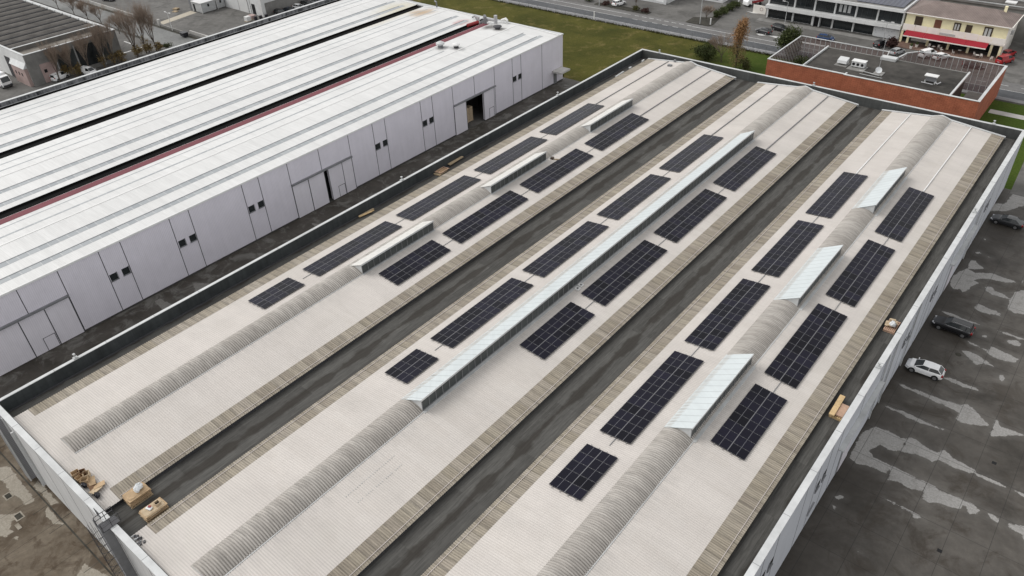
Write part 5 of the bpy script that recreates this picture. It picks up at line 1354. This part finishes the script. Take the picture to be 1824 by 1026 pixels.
car("small red and black car behind the red van by the cafe corner", 'hatch', M['p_red'], (57.0, 196.8, .004), 1.2)
car("white car parked beyond the road near the shop front, top of view", 'suv', M['p_white'], (-40.5, 183.6, .004), 1.35)
for i, (y, k_, m, l) in enumerate(((123.9, 'suv', 'black', "black car, nearest of the row parked along the white hall"), (127.0, 'saloon', 'navy', "dark blue car parked second in the row along the white hall"),
                                   (130.6, 'hatch', 'white', "white car in the row parked along the white hall"), (133.9, 'estate', 'black', "black estate car beyond the white car along the white hall"),
                                   (137.2, 'saloon', 'silver', "silver car, farthest of the row parked along the white hall"))):
    car(l, k_, M['p_' + m], (-119.3, y, .004), .12, "cars parked along the white hall")
car("white van parked below the bare trees nearest the pink shed", 'van', M['p_white'], (-123.2, 60.4, .004), PI / 2 + .3)
car("white van parked among the bare trees, second from the pink shed", 'van', M['p_white'], (-120.2, 66.2, .004), .2)
car("dark car parked beyond the street at the top left edge", 'saloon', M['p_charcoal'], (-181, 103.0, .004), .3)
# lorry on the far left
t = thing("lorry", "white box lorry with dark windscreen at the left edge", "lorry", (-131.5, 49.8, 0))
def LP(mb, nm, m, par=None):
    o = mb.build(nm, m); o.parent = par or t
    return o
LP(MB().prism([(3.2, .5), (3.2, 1.5), (2.75, 2.75), (1.5, 2.85), (1.5, .5)], 1, -1.1, 1.1), "cab", M['p_white'])
LP(MB().add([(3.215, -1.0, 1.5), (3.215, 1.0, 1.5), (2.80, .95, 2.65), (2.80, -.95, 2.65), (3.18, -1.0, 1.5), (3.18, 1.0, 1.5), (2.76, .95, 2.65), (2.76, -.95, 2.65)],
             [(0, 1, 2, 3), (7, 6, 5, 4), (0, 4, 5, 1), (1, 5, 6, 2), (2, 6, 7, 3), (3, 7, 4, 0)]), "windscreen", M['glassdark'])
LP(MB().box(-3.6, 1.4, -1.2, 1.2, .9, 3.3), "box_body", M['p_white'])
LP(MB().box(3.18, 3.3, -1.1, 1.1, .4, .85), "bumper", M['darkmetal'])
for x in (2.4, -2.2):
    for y in (-1.0, 1.0):
        o = LP(MB().cyl((x, y - .14, .45), (x, y + .14, .45), .45, 16), "wheel", M['rubber'])
        LP(MB().cyl((x, y - .16, .45), (x, y + .16, .45), .24, 12), "rim", M['greymetal'], o)
for y in (-.8, .8): LP(MB().box(3.28, 3.33, y - .2, y + .2, .9, 1.1), "headlight", M['lamp_clear'])
t.rotation_euler = (0, 0, .12)
t = thing("tipper_truck", "red and white truck body by the white boundary panel beyond the road", "truck", (-8.5, 203.6, 0))
def LP2(mb, nm, m):
    o = mb.build(nm, m); o.parent = t
LP2(MB().box(-2.4, 1.6, -1.1, 1.1, .9, 1.5), "cargo_bed", M['redplastic']); LP2(MB().box(-2.3, 1.5, -1.0, 1.0, 1.5, 2.1), "cargo_cover", M['wtrim'])
LP2(MB().prism([(3.2, .5), (3.2, 1.4), (2.7, 2.3), (1.7, 2.35), (1.7, .5)], 1, -1.0, 1.0), "cab", M['p_white'])
for x in (2.3, -1.4):
    for y in (-.95, .95): LP2(MB().cyl((x, y - .12, .42), (x, y + .12, .42), .42, 14), "wheel", M['rubber'])
t.rotation_euler = (0, 0, -2.0)

# ---------------------------------------------------------------- trees and bushes
def leaf_cloud(mb, c, rad, n, size, rng, clumps=14, shell=.5):
    cl = []
    for i in range(clumps):
        d = Vector((rng.gauss(0, 1), rng.gauss(0, 1), rng.gauss(0, 1))).normalized() * rng.uniform(shell, .88)
        cl.append((d, rng.uniform(.22, .42)))
    for i in range(n):
        d, cr = rng.choice(cl)
        q = d + Vector((rng.gauss(0, 1), rng.gauss(0, 1), rng.gauss(0, 1))) * cr * .55
        p = Vector((c[0] + rad[0] * q.x, c[1] + rad[1] * q.y, max(.05, c[2] + rad[2] * q.z)))
        a = Vector((rng.gauss(0, 1), rng.gauss(0, 1), rng.gauss(0, 1))).normalized()
        b = a.cross(Vector((rng.gauss(0, 1), rng.gauss(0, 1), rng.gauss(0, 1)))).normalized()
        s_ = size * rng.uniform(.6, 1.3)
        mb.add([p - a * s_, p + b * s_ * .6, p + a * s_, p - b * s_ * .6], [(0, 1, 2, 3)])
    return mb
def bush(label, x, y, r, h, m, n, group=None, nm="bush", size=.16, seed=1, cat="bush"):
    rng = random.Random(seed)
    t = thing(nm, label, cat, (x, y, 0), group)
    st = MB()
    for i in range(7):
        a = rng.uniform(0, 2 * PI); q = rng.uniform(.2, .6)
        st.tube([(x, y, 0), (x + r * q * .5 * math.cos(a), y + r * q * .5 * math.sin(a), h * .4), (x + r * q * math.cos(a), y + r * q * math.sin(a), h * .8)], .05, 4, .015)
    st.build("stem", M['bark'], t)
    leaf_cloud(MB(), (x, y, h * .52), (r, r, h * .5), n, size, rng, 24, .3).build("foliage", m, t)
    return t
def bare_tree(label, x, y, h, style, seed, group, leaf=None):
    rng = random.Random(seed)
    t = thing("bare_tree", label, "tree", (x, y, 0), group)
    tr, tw = MB(), MB()
    def grow(p, d, L, r, depth):
        q = p + d * L * .5 + Vector((rng.uniform(-.05, .05), rng.uniform(-.05, .05), 0)) * L
        e = p + d * L
        if depth <= 1: tr.tube([p, q, e], r, 5, r * .62)
        else: tw.tube([p, q, e], r, 3, r * .5)
        if depth >= 4 or r < .006: return
        n = rng.randint(4, 7) if depth else (rng.randint(7, 9))
        for i in range(n):
            f = rng.uniform(.45, 1.0) if depth else rng.uniform(.75, 1.0)
            up = {'broom': (.38, .36), 'spread': (.75, .6)}[style]
            a = rng.uniform(0, 2 * PI); sp = rng.uniform(.4, 1.0) * up[0 if depth == 0 else 1]
            nd = (d + Vector((math.cos(a), math.sin(a), 0)) * sp + Vector((0, 0, .18 if style == 'broom' else .08))).normalized()
            grow(p + d * L * f, nd, L * rng.uniform(.55, .85) if depth else h * rng.uniform(.32, .42), max(.012, r * .42), depth + 1)
    grow(Vector((x, y, -.05)), Vector((rng.uniform(-.06, .06), rng.uniform(-.06, .06), 1)).normalized(), h * .24, .20 if style == 'broom' else .13, 0)
    tr.build("trunk", M['bark'], t); tw.build("crown", M['twig'], t)
    if leaf:
        leaf_cloud(MB(), (x, y, h * .22), (1.1, 1.1, h * .18), 380, .13, rng).build("low_leaves", M[leaf], t)
    return t
TREES = [(-121.2, 79.6, 11.2, "tall bare tree, left of the clump of three by the street corner", 'ochre'), (-122.6, 82.9, 11.5, "tall bare tree in the middle of the three by the street corner", 'ochre'),
         (-121.9, 85.4, 11.0, "tall bare tree, right of the clump of three by the street corner", None),
         (-121.3, 70.7, 9.6, "bare tree in front of the ridged hall, beside the wall's right end", 'ochre'), (-120.8, 73.0, 10.0, "bare tree nearest the right corner of the ridged hall", 'ochre'),
         (-122.0, 59.6, 8.6, "bare tree before the pink door of the ridged hall", None), (-121.4, 63.2, 8.0, "bare tree wound with ochre leaves, between the two white vans", 'ochre'),
         (-121.2, 66.9, 8.6, "bare tree directly behind the second white van", None)]
for i, (x, y, h, l, lf) in enumerate(TREES):
    bare_tree(l, x, y, h, 'broom', 20 + i, "bare trees beside the ridged hall", lf)
for i, (x, y, l) in enumerate(((-186.9, 89.4, "small bare street tree, farthest along the street"), (-175.4, 89.0, "small bare street tree, second farthest along the street"), (-166.0, 88.7, "small bare street tree, middle of the street row"),
                               (-158.6, 89.0, "small bare street tree, second nearest the ridged hall corner"), (-145.2, 87.4, "small bare street tree, nearest the ridged hall corner"))):
    bare_tree(l, x, y, 6.2, 'spread', 60 + i, "small street trees")
for i, (x, y, r, h, l) in enumerate(((-121.9, 75.6, 1.9, 3.0, "ochre bush against the right end of the ridged hall"), (-123.4, 61.8, 1.0, 3.6, "narrow ochre bush between the white vans and the hall"),
                                     (-122.0, 64.6, 1.0, 3.0, "narrow ochre bush just left of the second white van"), (-122.5, 80.6, 1.3, 2.6, "ochre bush under the left tree of the street corner clump"),
                                     (-122.4, 83.6, 1.4, 2.4, "ochre bush under the middle tree of the street corner clump"), (-121.6, 86.2, 1.3, 2.2, "ochre bush under the right tree of the street corner clump"))):
    bush(l, x, y, r, h, M['ochre'], 700, "ochre bushes under the bare trees", seed=80 + i)
bush("dark green bush at the end of the street corner clump", -120.9, 88.2, 1.3, 1.5, M['green'], 500, seed=90)
# rust-orange poplar, grey shrub and bushes on the lawn
rng = random.Random(4)
t = thing("poplar_tree", "slender rust-orange poplar standing on the lawn before the road", "tree", (8.9, 156.2, 0))
tr = MB()
for i in range(6):
    a = 2 * PI * i / 6
    tr.tube([(8.9, 156.2, -.05), (8.9 + .25 * math.cos(a), 156.2 + .25 * math.sin(a), 3.5), (8.9 + .6 * math.cos(a), 156.2 + .6 * math.sin(a), 7), (8.9 + .4 * math.cos(a), 156.2 + .4 * math.sin(a), 10)], .09, 5, .02)
for i in range(110):
    a = rng.uniform(0, 2 * PI); z = rng.uniform(.4, 9.5); q = rng.uniform(.1, .5)
    tr.tube([(8.9 + q * math.cos(a), 156.2 + q * math.sin(a), z), (8.9 + (q + .7) * math.cos(a), 156.2 + (q + .7) * math.sin(a), z + 1.6)], .022, 3, .008)
tr.build("trunk", M['bark'], t)
leaf_cloud(MB(), (8.9, 156.2, 8.2), (1.9, 1.9, 4.0), 6000, .14, rng, 44, .15).build("crown", M['orange'], t)
leaf_cloud(MB(), (8.9, 156.2, 3.4), (2.3, 2.3, 3.3), 2300, .12, rng, 26, .4).build("lower_foliage", M['ochre'], t)
bush("dark broad evergreen bush on the lawn behind the warehouse parapet", 0.6, 157.0, 3.4, 3.6, M['green'], 5200, seed=5, size=.15)
bare_tree("grey leafless shrub standing just left of the rust-orange poplar", 4.6, 157.6, 6.6, 'spread', 31, None)
bush("olive undergrowth at the foot of the poplar's right side", 11.2, 155.8, 1.7, 3.2, M['olive'], 900, seed=6)
t = bush("tall dense evergreen bush at the left back corner of the brick building", 16.2, 168.6, 2.9, 6.8, M['green'], 12000, seed=7, size=.19)
for i, (x, y, r, h, l) in enumerate(((21.2, 154.0, 1.7, 4.6, "light green bush in the screened left court, nearer the front wall"), (22.6, 159.6, 1.9, 4.2, "dark bush in the screened left court, against the back screen"), (24.6, 152.6, 1.3, 3.4, "low dark bush in the left court beside the flat roof"))):
    bush(l, x, y, r, h, M['olive' if i == 0 else 'green'], 1800, "bushes in the left court of the brick building", seed=30 + i)
bush("round maroon bush before the office poster wall", 33.4, 188.4, 1.7, 2.7, M['maroon'], 2400, seed=8)
for i, (x, y) in enumerate(((-11.9, 188.0), (-11.9, 191.6), (-11.9, 195.2), (-11.9, 198.6))):
    bush("dark hedge shrub %s in the row beside the entrance drive" % ("nearest the road", "second from the road", "third from the road", "farthest from the road")[i], x, y, 1.6, 1.9, M['green'], 1100, "hedge shrubs beside the drive", "hedge_shrub", seed=40 + i)
bare_tree("small bare tree on the roadside island with white stones", -13.6, 185.0, 3.6, 'spread', 70, None)
bare_tree("small bare tree by the shop front beyond the road", -36.0, 185.6, 4.2, 'spread', 71, None)
for i, (x, y, m) in enumerate(((-44.0, 181.9, 'maroon'), (-33.8, 182.2, 'olive'), (-30.6, 181.8, 'maroon'), (-50.0, 182.4, 'green'))):
    bush("low roadside %s shrub %s" % (("reddish", "olive", "reddish", "green")[i], ("left of the white car beyond the road", "right of the bed by the shop", "at the right end of the shop's bed", "at the left end of the shop's bed")[i]), x, y, 1.4, 1.1, M[m], 500, "low shrubs in the roadside bed", "low_shrub", seed=50 + i)
structure("planting_bed", MB().prism([(-47, 180.6), (-29.2, 180.3), (-29.0, 182.4), (-38, 183.3), (-47, 182.6)], 2, 0.0, .10).prism([(-17.0, 179.9), (-10.4, 179.9), (-9.8, 181.5), (-10.8, 187), (-12.8, 200), (-12.9, 187), (-17.2, 184.6)], 2, 0.0, .12)
          .prism([(3.0, 188.4), (5.6, 188.6), (5.8, 191.6), (3.8, 191.5)], 2, 0, .08), M['mud'])
# grass tufts along the ditch and the wire fence of the lawn
gr = MB(); rg = random.Random(8)
for i in range(5200):
    x = rg.uniform(-95, 60); y = rg.choice((168.2 + rg.uniform(-.5, .5), 129.9 + rg.uniform(-.3, .6) if x < -21 else 168.2 + rg.uniform(-.6, .4)))
    if 19 < x < 61: continue
    h = rg.uniform(.15, .5); a = rg.uniform(0, PI)
    gr.add([(x - .12 * math.cos(a), y - .12 * math.sin(a), 0), (x + .12 * math.cos(a), y + .12 * math.sin(a), 0), (x + rg.uniform(-.1, .1), y + rg.uniform(-.1, .1), h)], [(0, 1, 2)])
tag(gr.build("rough_grass", M['olive']), None, None, None, "stuff")
st = MB(); rg = random.Random(9)
for i in range(90):
    x = rg.uniform(-85, 16)
    st.obox((x, 168.35 + rg.uniform(-.2, .2), .08), (rg.uniform(.2, .7), rg.uniform(.15, .3), .18), rg.uniform(-.3, .3))
tag(st.build("edging_stones", M['greyconc']), None, None, None, "stuff")
t = thing("wire_fence", "thin wire fence along the roadside edge of the lawn", "fence", (-40, 168.9, 0))
fw_ = MB()
for i in range(34):
    x = -95 + i * 3.3
    fw_.box(x - .03, x + .03, 168.86, 168.92, 0, 1.5)
fw_.build("post", M['greymetal'], t)
MB().box(-95, 14, 168.885, 168.895, 1.44, 1.47).box(-95, 14, 168.885, 168.895, .8, .82).box(-95, 14, 168.885, 168.895, .2, .22).build("wire", M['greymetal'], t)
for x, y, h, m, l in ((-38.8, 168.5, 2.2, 'wtrim', "white post at the lawn edge beside the road"), (-1.4, 163.6, 2.5, 'darkmetal', "dark post on the lawn above the evergreen bush"),
                      (-10.4, 181.2, 1.7, 'wtrim', "short white post at the corner of the drive hedge nearest the road"), (-11.9, 200.9, 1.7, 'wtrim', "white post at the far end of the drive hedge")):
    tg = MB().box(x - .14, x + .14, y - .1, y + .1, 0, h).box(x - .17, x + .17, y - .13, y + .13, h, h + .06)
    tag(tg.build("marker_post", M[m]), l, "post")
def lamp(label, x, y, h, arms, m='capdark'):
    t = thing("street_lamp", label, "street lamp", (x, y, 0), "street lamps")
    MB().cyl((x, y, 0), (x, y, h), .10, 8, .06).build("pole", M[m], t)
    for dx, dy in arms:
        a = MB().tube([(x, y, h - .05), (x + dx * .9, y + dy * .9, h + .1)], .04, 5).build("arm", M[m], t)
        MB().obox((x + dx * 1.15, y + dy * 1.15, h + .1), (.7, .28, .12), math.atan2(dy, dx)).build("lamp_head", M['wtrim'], a)
lamp("twin-armed white street lamp by the boundary wall of the street", -134.0, 97.3, 5.0, ((1, 0), (-1, 0)), 'wtrim')
lamp("tall grey street lamp on the roadside island with white stones", -13.0, 180.3, 9.5, ((0, -1),))
lamp("street lamp in front of the left windows of the office block", 5.4, 192.2, 5.6, ((-1, 0),))
lamp("twin-armed street lamp before the office poster wall", 31.6, 187.6, 6.0, ((1, 0), (-1, 0)))
lamp("street lamp by the road left of the white car, top of view", -45.0, 180.2, 8.5, ((0, -1),))
# bins and yard things on the upper left
t = thing("dumpster", "black dumpster beside the boundary wall on the street", "dumpster", (-125.9, 96.2, 0))
MB().prism([(95.6, .25), (95.4, 1.25), (97.0, 1.25), (96.8, .25)], 0, -126.8, -125.0).build("bin", M['plasticblack'], t)
MB().box(-126.9, -124.9, 95.3, 97.05, 1.25, 1.35).build("lid", M['darkmetal'], t)
t = thing("white_tote", "white plastic tote on a pallet in the yard of the white hall", "tote", (-122.8, 114.8, 0))
MB().box(-123.5, -122.1, 114.1, 115.5, .15, 1.35).build("tank", M['wtrim'], t)
MB().box(-123.55, -122.05, 114.05, 115.55, 0, .14).build("pallet", M['timberdull'], t)
t = thing("covered_stack", "pallet stack under a pinkish cover behind the white tote", "stack", (-123.9, 117.0, 0))
MB().box(-124.8, -122.9, 116.3, 117.8, .15, 1.0).build("cover", M['pink'], t)
MB().box(-124.85, -122.85, 116.25, 117.85, 0, .14).build("pallet", M['timberdull'], t)
for i, (x, y, l) in enumerate(((-121.4, 116.6, "black wheelie bin nearest the white tote"), (-120.9, 118.0, "black wheelie bin in the middle beside the white hall corner"), (-120.4, 119.6, "black wheelie bin closest to the white hall corner pillar"))):
    t = thing("wheelie_bin", l, "bin", (x, y, 0), "wheelie bins by the white hall")
    MB().box(x - .3, x + .3, y - .35, y + .35, .1, 1.0).build("bin", M['plasticblack'], t)
    MB().box(x - .34, x + .34, y - .4, y + .4, 1.0, 1.08).build("lid", M['plasticblack'], t)
    for d in (-.28, .28): MB().cyl((x + d, y + .3, .12), (x + d + .06, y + .3, .12), .12, 10).build("wheel", M['rubber'], t)
def pallet(label, x, y, z, sx, sy, rz, m, group, layers=1):
    t = thing("wooden_pallet", label, "pallet", (x, y, z), group)
    t.rotation_euler = (0, 0, rz)
    for k_ in range(layers):
        b = MB()
        for i in range(3): b.box(-sx / 2, sx / 2, -sy / 2 + i * (sy - .1) / 2, -sy / 2 + i * (sy - .1) / 2 + .1, k_ * .15, k_ * .15 + .1)
        o = b.build("bearer", m); o.parent = t
        b = MB()
        for i in range(7):
            w_ = sx / 7
            b.box(-sx / 2 + i * w_ + .01, -sx / 2 + (i + .72) * w_, -sy / 2, sy / 2, k_ * .15 + .1, k_ * .15 + .125)
        o = b.build("deck", m); o.parent = t
    return t
for i, (x, y) in enumerate(((-152.4, 109.6), (-150.6, 108.2))):
    pallet("wooden pallets lying in the yard beyond the street, %s" % ("larger stack" if i == 0 else "single pale one"), x, y, 0.004, 1.6, 1.3, .3, M['timberdull'], "pallets in the far yard", 3 if i == 0 else 1)

# ---------------------------------------------------------------- things lying on the warehouse roof
GZ = 8.862
def card_stack(label, x0, x1, y0, y1, h, seed, m):
    rng = random.Random(seed)
    x, y = (x0 + x1) / 2, (y0 + y1) / 2
    sx, sy = x1 - x0, y1 - y0
    t = thing("cardboard_stack", label, "cardboard stack", (x, y, GZ), "cardboard stacks in the gutter")
    p = MB()
    for i in range(3): p.box(x - sx / 2 + i * (sx - .12) / 2, x - sx / 2 + i * (sx - .12) / 2 + .12, y0, y1, GZ, GZ + .11)
    for i in range(8): p.box(x0, x1, y0 + i * sy / 8 + .02, y0 + (i + .75) * sy / 8, GZ + .11, GZ + .14)
    p.build("pallet", M['timberdull'], t)
    s = MB()
    n = 9
    for i in range(n):
        z = GZ + .14 + i * h / n
        s.obox((x + rng.uniform(-.06, .06), y + rng.uniform(-.06, .06), z + h / n / 2), (sx - .08 + rng.uniform(-.10, .06), sy - .10 + rng.uniform(-.12, .06), h / n * .9), rng.uniform(-.04, .04))
    s.build("folded_boxes", M['cardboard'], t)
    s = MB()
    zt = GZ + .14 + h
    nx, ny = 9, 11
    vs = []
    for j in range(ny + 1):
        for i in range(nx + 1):
            u, v = i / nx * 2 - 1, j / ny * 2 - 1
            e = max(abs(u), abs(v))
            cr = 1 - .10 * max(0, abs(u) + abs(v) - 1.2)
            vs.append((x + u * sx * .5 * cr, y + v * sy * .5 * cr, zt + .07 - (.20 * max(0, e - .82) / .18 if e > .82 else 0) + rng.uniform(-.025, .025)))
    s.add(vs, [(j * (nx + 1) + i, j * (nx + 1) + i + 1, (j + 1) * (nx + 1) + i + 1, (j + 1) * (nx + 1) + i) for j in range(ny) for i in range(nx)])
    s.build("top_sheet", m, t, 60)
    return t
card_stack("tall stack of flattened cardboard on a pallet carrying a white bag, nearer the left bay", 21.25, 22.75, 2.0, 4.15, .75, 3, M['cardboard'])
card_stack("stack of flattened cardboard with red and white scraps on top, nearer the middle bay", 24.15, 25.5, 2.05, 4.2, .6, 4, M['cardpale'])
def crumple(label, c, rad, m, nm, cat, seed, group=None):
    rng = random.Random(seed)
    mb = MB()
    for k_ in range(4):
        q = (c[0] + rng.uniform(-.4, .4) * rad[0], c[1] + rng.uniform(-.4, .4) * rad[1], c[2] + rng.uniform(-.15, .25) * rad[2])
        mb.ellipsoid(q, (rad[0] * rng.uniform(.55, .8), rad[1] * rng.uniform(.55, .8), rad[2] * rng.uniform(.6, .9)), 10, 7, .16, rng)
    return tag(mb.build(nm, m), label, cat, group)
crumple("crumpled white plastic bag on the cardboard stack nearer the left bay", (22.1, 3.35, GZ + 1.25), (.45, .5, .4), M['plasticwhite'], "plastic_bag", "bag", 1, "white plastic bags on the roof")
t = thing("scrap_box", "small red and white scraps on the cardboard stack nearer the middle bay", "scraps", (24.7, 2.9, GZ + .82))
MB().obox((24.75, 2.85, GZ + .90), (.55, .35, .12), .3).build("white_scrap", M['plasticwhite'], t)
MB().obox((24.7, 2.95, GZ + .99), (.25, .2, .10), .6).build("red_scrap", M['redplastic'], t)
t = thing("open_carton", "small open carton on the cardboard stack nearer the middle bay", "carton", (24.85, 3.6, GZ + .82))
cm = MB().box(24.6, 25.1, 3.35, 3.40, GZ + .80, GZ + 1.05).box(24.6, 25.1, 3.80, 3.85, GZ + .80, GZ + 1.05).box(24.6, 24.65, 3.40, 3.80, GZ + .80, GZ + 1.05).box(25.05, 25.1, 3.40, 3.80, GZ + .80, GZ + 1.05)
cm.build("carton_side", M['cardpale'], t); MB().box(24.65, 25.05, 3.4, 3.8, GZ + .80, GZ + .83).build("carton_floor", M['black'], t)
rng = random.Random(12)
heap = [(15.9, .55, .5, 'cardboard', 0), (16.25, .95, .55, 'carddark', 1), (16.7, .55, .5, 'cardboard', 0), (16.8, 1.15, .55, 'cardpale', 1), (17.3, .7, .5, 'cardboard', 0), (17.7, 1.05, .5, 'cardboard', 2), (18.3, .9, .6, 'carddark', 2), (18.6, 1.35, .55, 'cardboard', 2), (18.9, .85, .45, 'cardpale', 2)]
for i, (x, y, s_, m, k_) in enumerate(heap):
    z = zs(x) + .05
    mb = MB()
    if k_ == 2: mb.obox((x, y, z + .12 + .05 * (i % 3)), (1.0, .75, .04), rng.uniform(0, 3), rng.uniform(-.25, .25), rng.uniform(-.2, .2))
    else:
        rz = rng.uniform(0, 3)
        c, sn = math.cos(rz), math.sin(rz)
        for dx, dy, a, b in ((-.33, 0, .03, .5), (.33, 0, .03, .5), (0, -.25, .66, .03), (0, .25, .66, .03)):
            mb.obox((x + dx * c - dy * sn, y + dx * sn + dy * c, z + s_ * .5), (a, b, s_), rz, rng.uniform(-.12, .12))
        mb.obox((x, y, z + .04), (.66, .5, .03), rz)
    tag(mb.build("cardboard_box", M[m]), "crumpled brown cardboard box in the heap by the front parapet", "cardboard box", "heap of cardboard boxes by the front parapet")
crumple("black bag at the left foot of the cardboard heap by the parapet", (17.5, .38, zs(17.5) + .2), (.45, .28, .25), M['plasticblack'], "rubbish_bag", "bag", 5, "black bags by the cardboard heap")
crumple("black bag with a white spot at the right foot of the cardboard heap", (19.5, .62, zs(19.2) + .2), (.42, .32, .28), M['plasticblack'], "rubbish_bag", "bag", 6, "black bags by the cardboard heap")
t = thing("scrap_heap", "small heap of dark scrap and pale offcuts on the roof edge beside the ladder landing", "scrap", (27.0, .6, zs(3.6)))
sm = MB(); sp = MB()
for i in range(9):
    (sm if i % 3 else sp).obox((26.3 + i * .17, .45 + rng.uniform(-.15, .3), zs(3.5) + .1 + rng.uniform(0, .12)), (rng.uniform(.2, .55), rng.uniform(.08, .25), .1), rng.uniform(0, 3), rng.uniform(-.3, .3))
sm.build("dark_scrap", M['darkmetal'], t); sp.build("offcut", M['capdark'], t)
def board(label, x, y, z, L, w_, th, rz, m, group, rx=0.0):
    return tag(MB().obox((x, y, z), (w_, L, th), rz, rx).build("timber_board", m), label, "board", group)
for i, (x, y, L, rz) in enumerate(((.35, 50.8, 3.0, -.10), (.62, 50.9, 2.6, .02), (.50, 51.0, 2.7, .09), (.85, 50.5, 2.2, -.04))):
    board("raw timber board in the small pile of boards in the left roof gutter", x, y, GZ + .08 + .09 * i, L, .32, .08, rz - .12, M['timber' if i % 2 else 'timberdull'], "boards piled in the left gutter")
pallet("wooden pallets stacked in the left roof gutter beside a long plank", .72, 66.6, GZ, 1.3, 2.2, .12, M['timberdull'], "pallets in the left gutter", 2)
t = thing("timber_crate_lid", "slatted raw timber crate lid lying on the pallets in the left gutter", "crate lid", (.65, 66.9, GZ + .34))
cr = MB()
cr.obox((.65, 66.0, GZ + .40), (1.25, .14, .08), .08).obox((.65, 67.9, GZ + .40), (1.25, .14, .08), .08)
for i in range(3): cr.obox((.12 + i * .53, 66.95, GZ + .40), (.13, 1.9, .08), .08)
cr.build("frame", M['pinkwood'], t)
cs = MB()
for i in range(6): cs.obox((.66, 66.25 + i * .27, GZ + .37), (1.05, .09, .03), .08)
cs.build("slat", M['timber'], t)
board("long weathered plank leaning by the left parapet beyond the pallets", .28, 70.6, GZ + .45, 3.4, .55, .12, .06, M['timberdull'], None)
# right gutter
pallet("wooden pallets under boards in the right roof gutter", 69.15, 52.2, GZ, 1.3, 2.1, 0, M['timber'], "pallets in the right gutter", 2)
board("pinkish plywood sheets on the pallets in the right gutter", 69.35, 52.3, GZ + .40, 1.9, .85, .14, 0, M['pinkwood'], None)
board("long yellow timber board lying on top beside the pinkish plywood", 68.72, 52.6, GZ + .52, 3.3, .52, .14, .02, M['timber'], None)
pallet("wooden pallet with scraps beneath a white bag in the right roof gutter", 69.0, 68.9, GZ, 1.25, 2.3, 0, M['pinkwood'], "pallets in the right gutter", 2)
t = thing("offcut_pile", "pile of pinkish offcuts on the pallet below the white bag", "offcuts", (68.9, 68.9, GZ + .3))
om = MB()
for i in range(10): om.obox((68.65 + .5 * rng.random(), 68.0 + 1.8 * rng.random(), GZ + .36 + .03 * i), (rng.uniform(.3, .9), rng.uniform(.1, .5), .05), rng.uniform(-.6, .6))
om.build("offcut", M['cardpale'], t)
crumple("crumpled white plastic bag on the pallet in the right roof gutter", (69.05, 68.6, GZ + .75), (.42, .42, .34), M['plasticwhite'], "plastic_bag", "bag", 9, "white plastic bags on the roof")
for x, y, l in ((36.95, 53.3, "square white frame block on the middle bay roof, farther of the two"), (37.05, 52.5, "square white frame block on the middle bay roof, nearer of the two")):
    z = zs(x - P23) + .03
    t = thing("ballast_block", l, "block", (x, y, z), "pair of square blocks on the middle bay")
    MB().box(x - .30, x + .30, y - .30, y - .16, z, z + .16).box(x - .30, x + .30, y + .16, y + .30, z, z + .16).box(x - .30, x - .16, y - .16, y + .16, z, z + .16).box(x + .16, x + .30, y - .16, y + .16, z, z + .16).build("frame", M['wtrim'], t)
    MB().box(x - .16, x + .16, y - .16, y + .16, z, z + .05).build("centre", M['darkmetal'], t)
t = thing("timber_offcut", "brown timber offcut by the end of the left bay's middle roof monitor", "offcut", (13.9, 78.7, 10.2))
MB().obox((13.8, 78.6, zs(13.8) + .15), (.5, .5, .3), .3).build("block", M['brownwood'], t); MB().obox((14.5, 78.9, zs(14.4) + .08), (1.1, .2, .08), .5).build("strip", M['timberdull'], t)
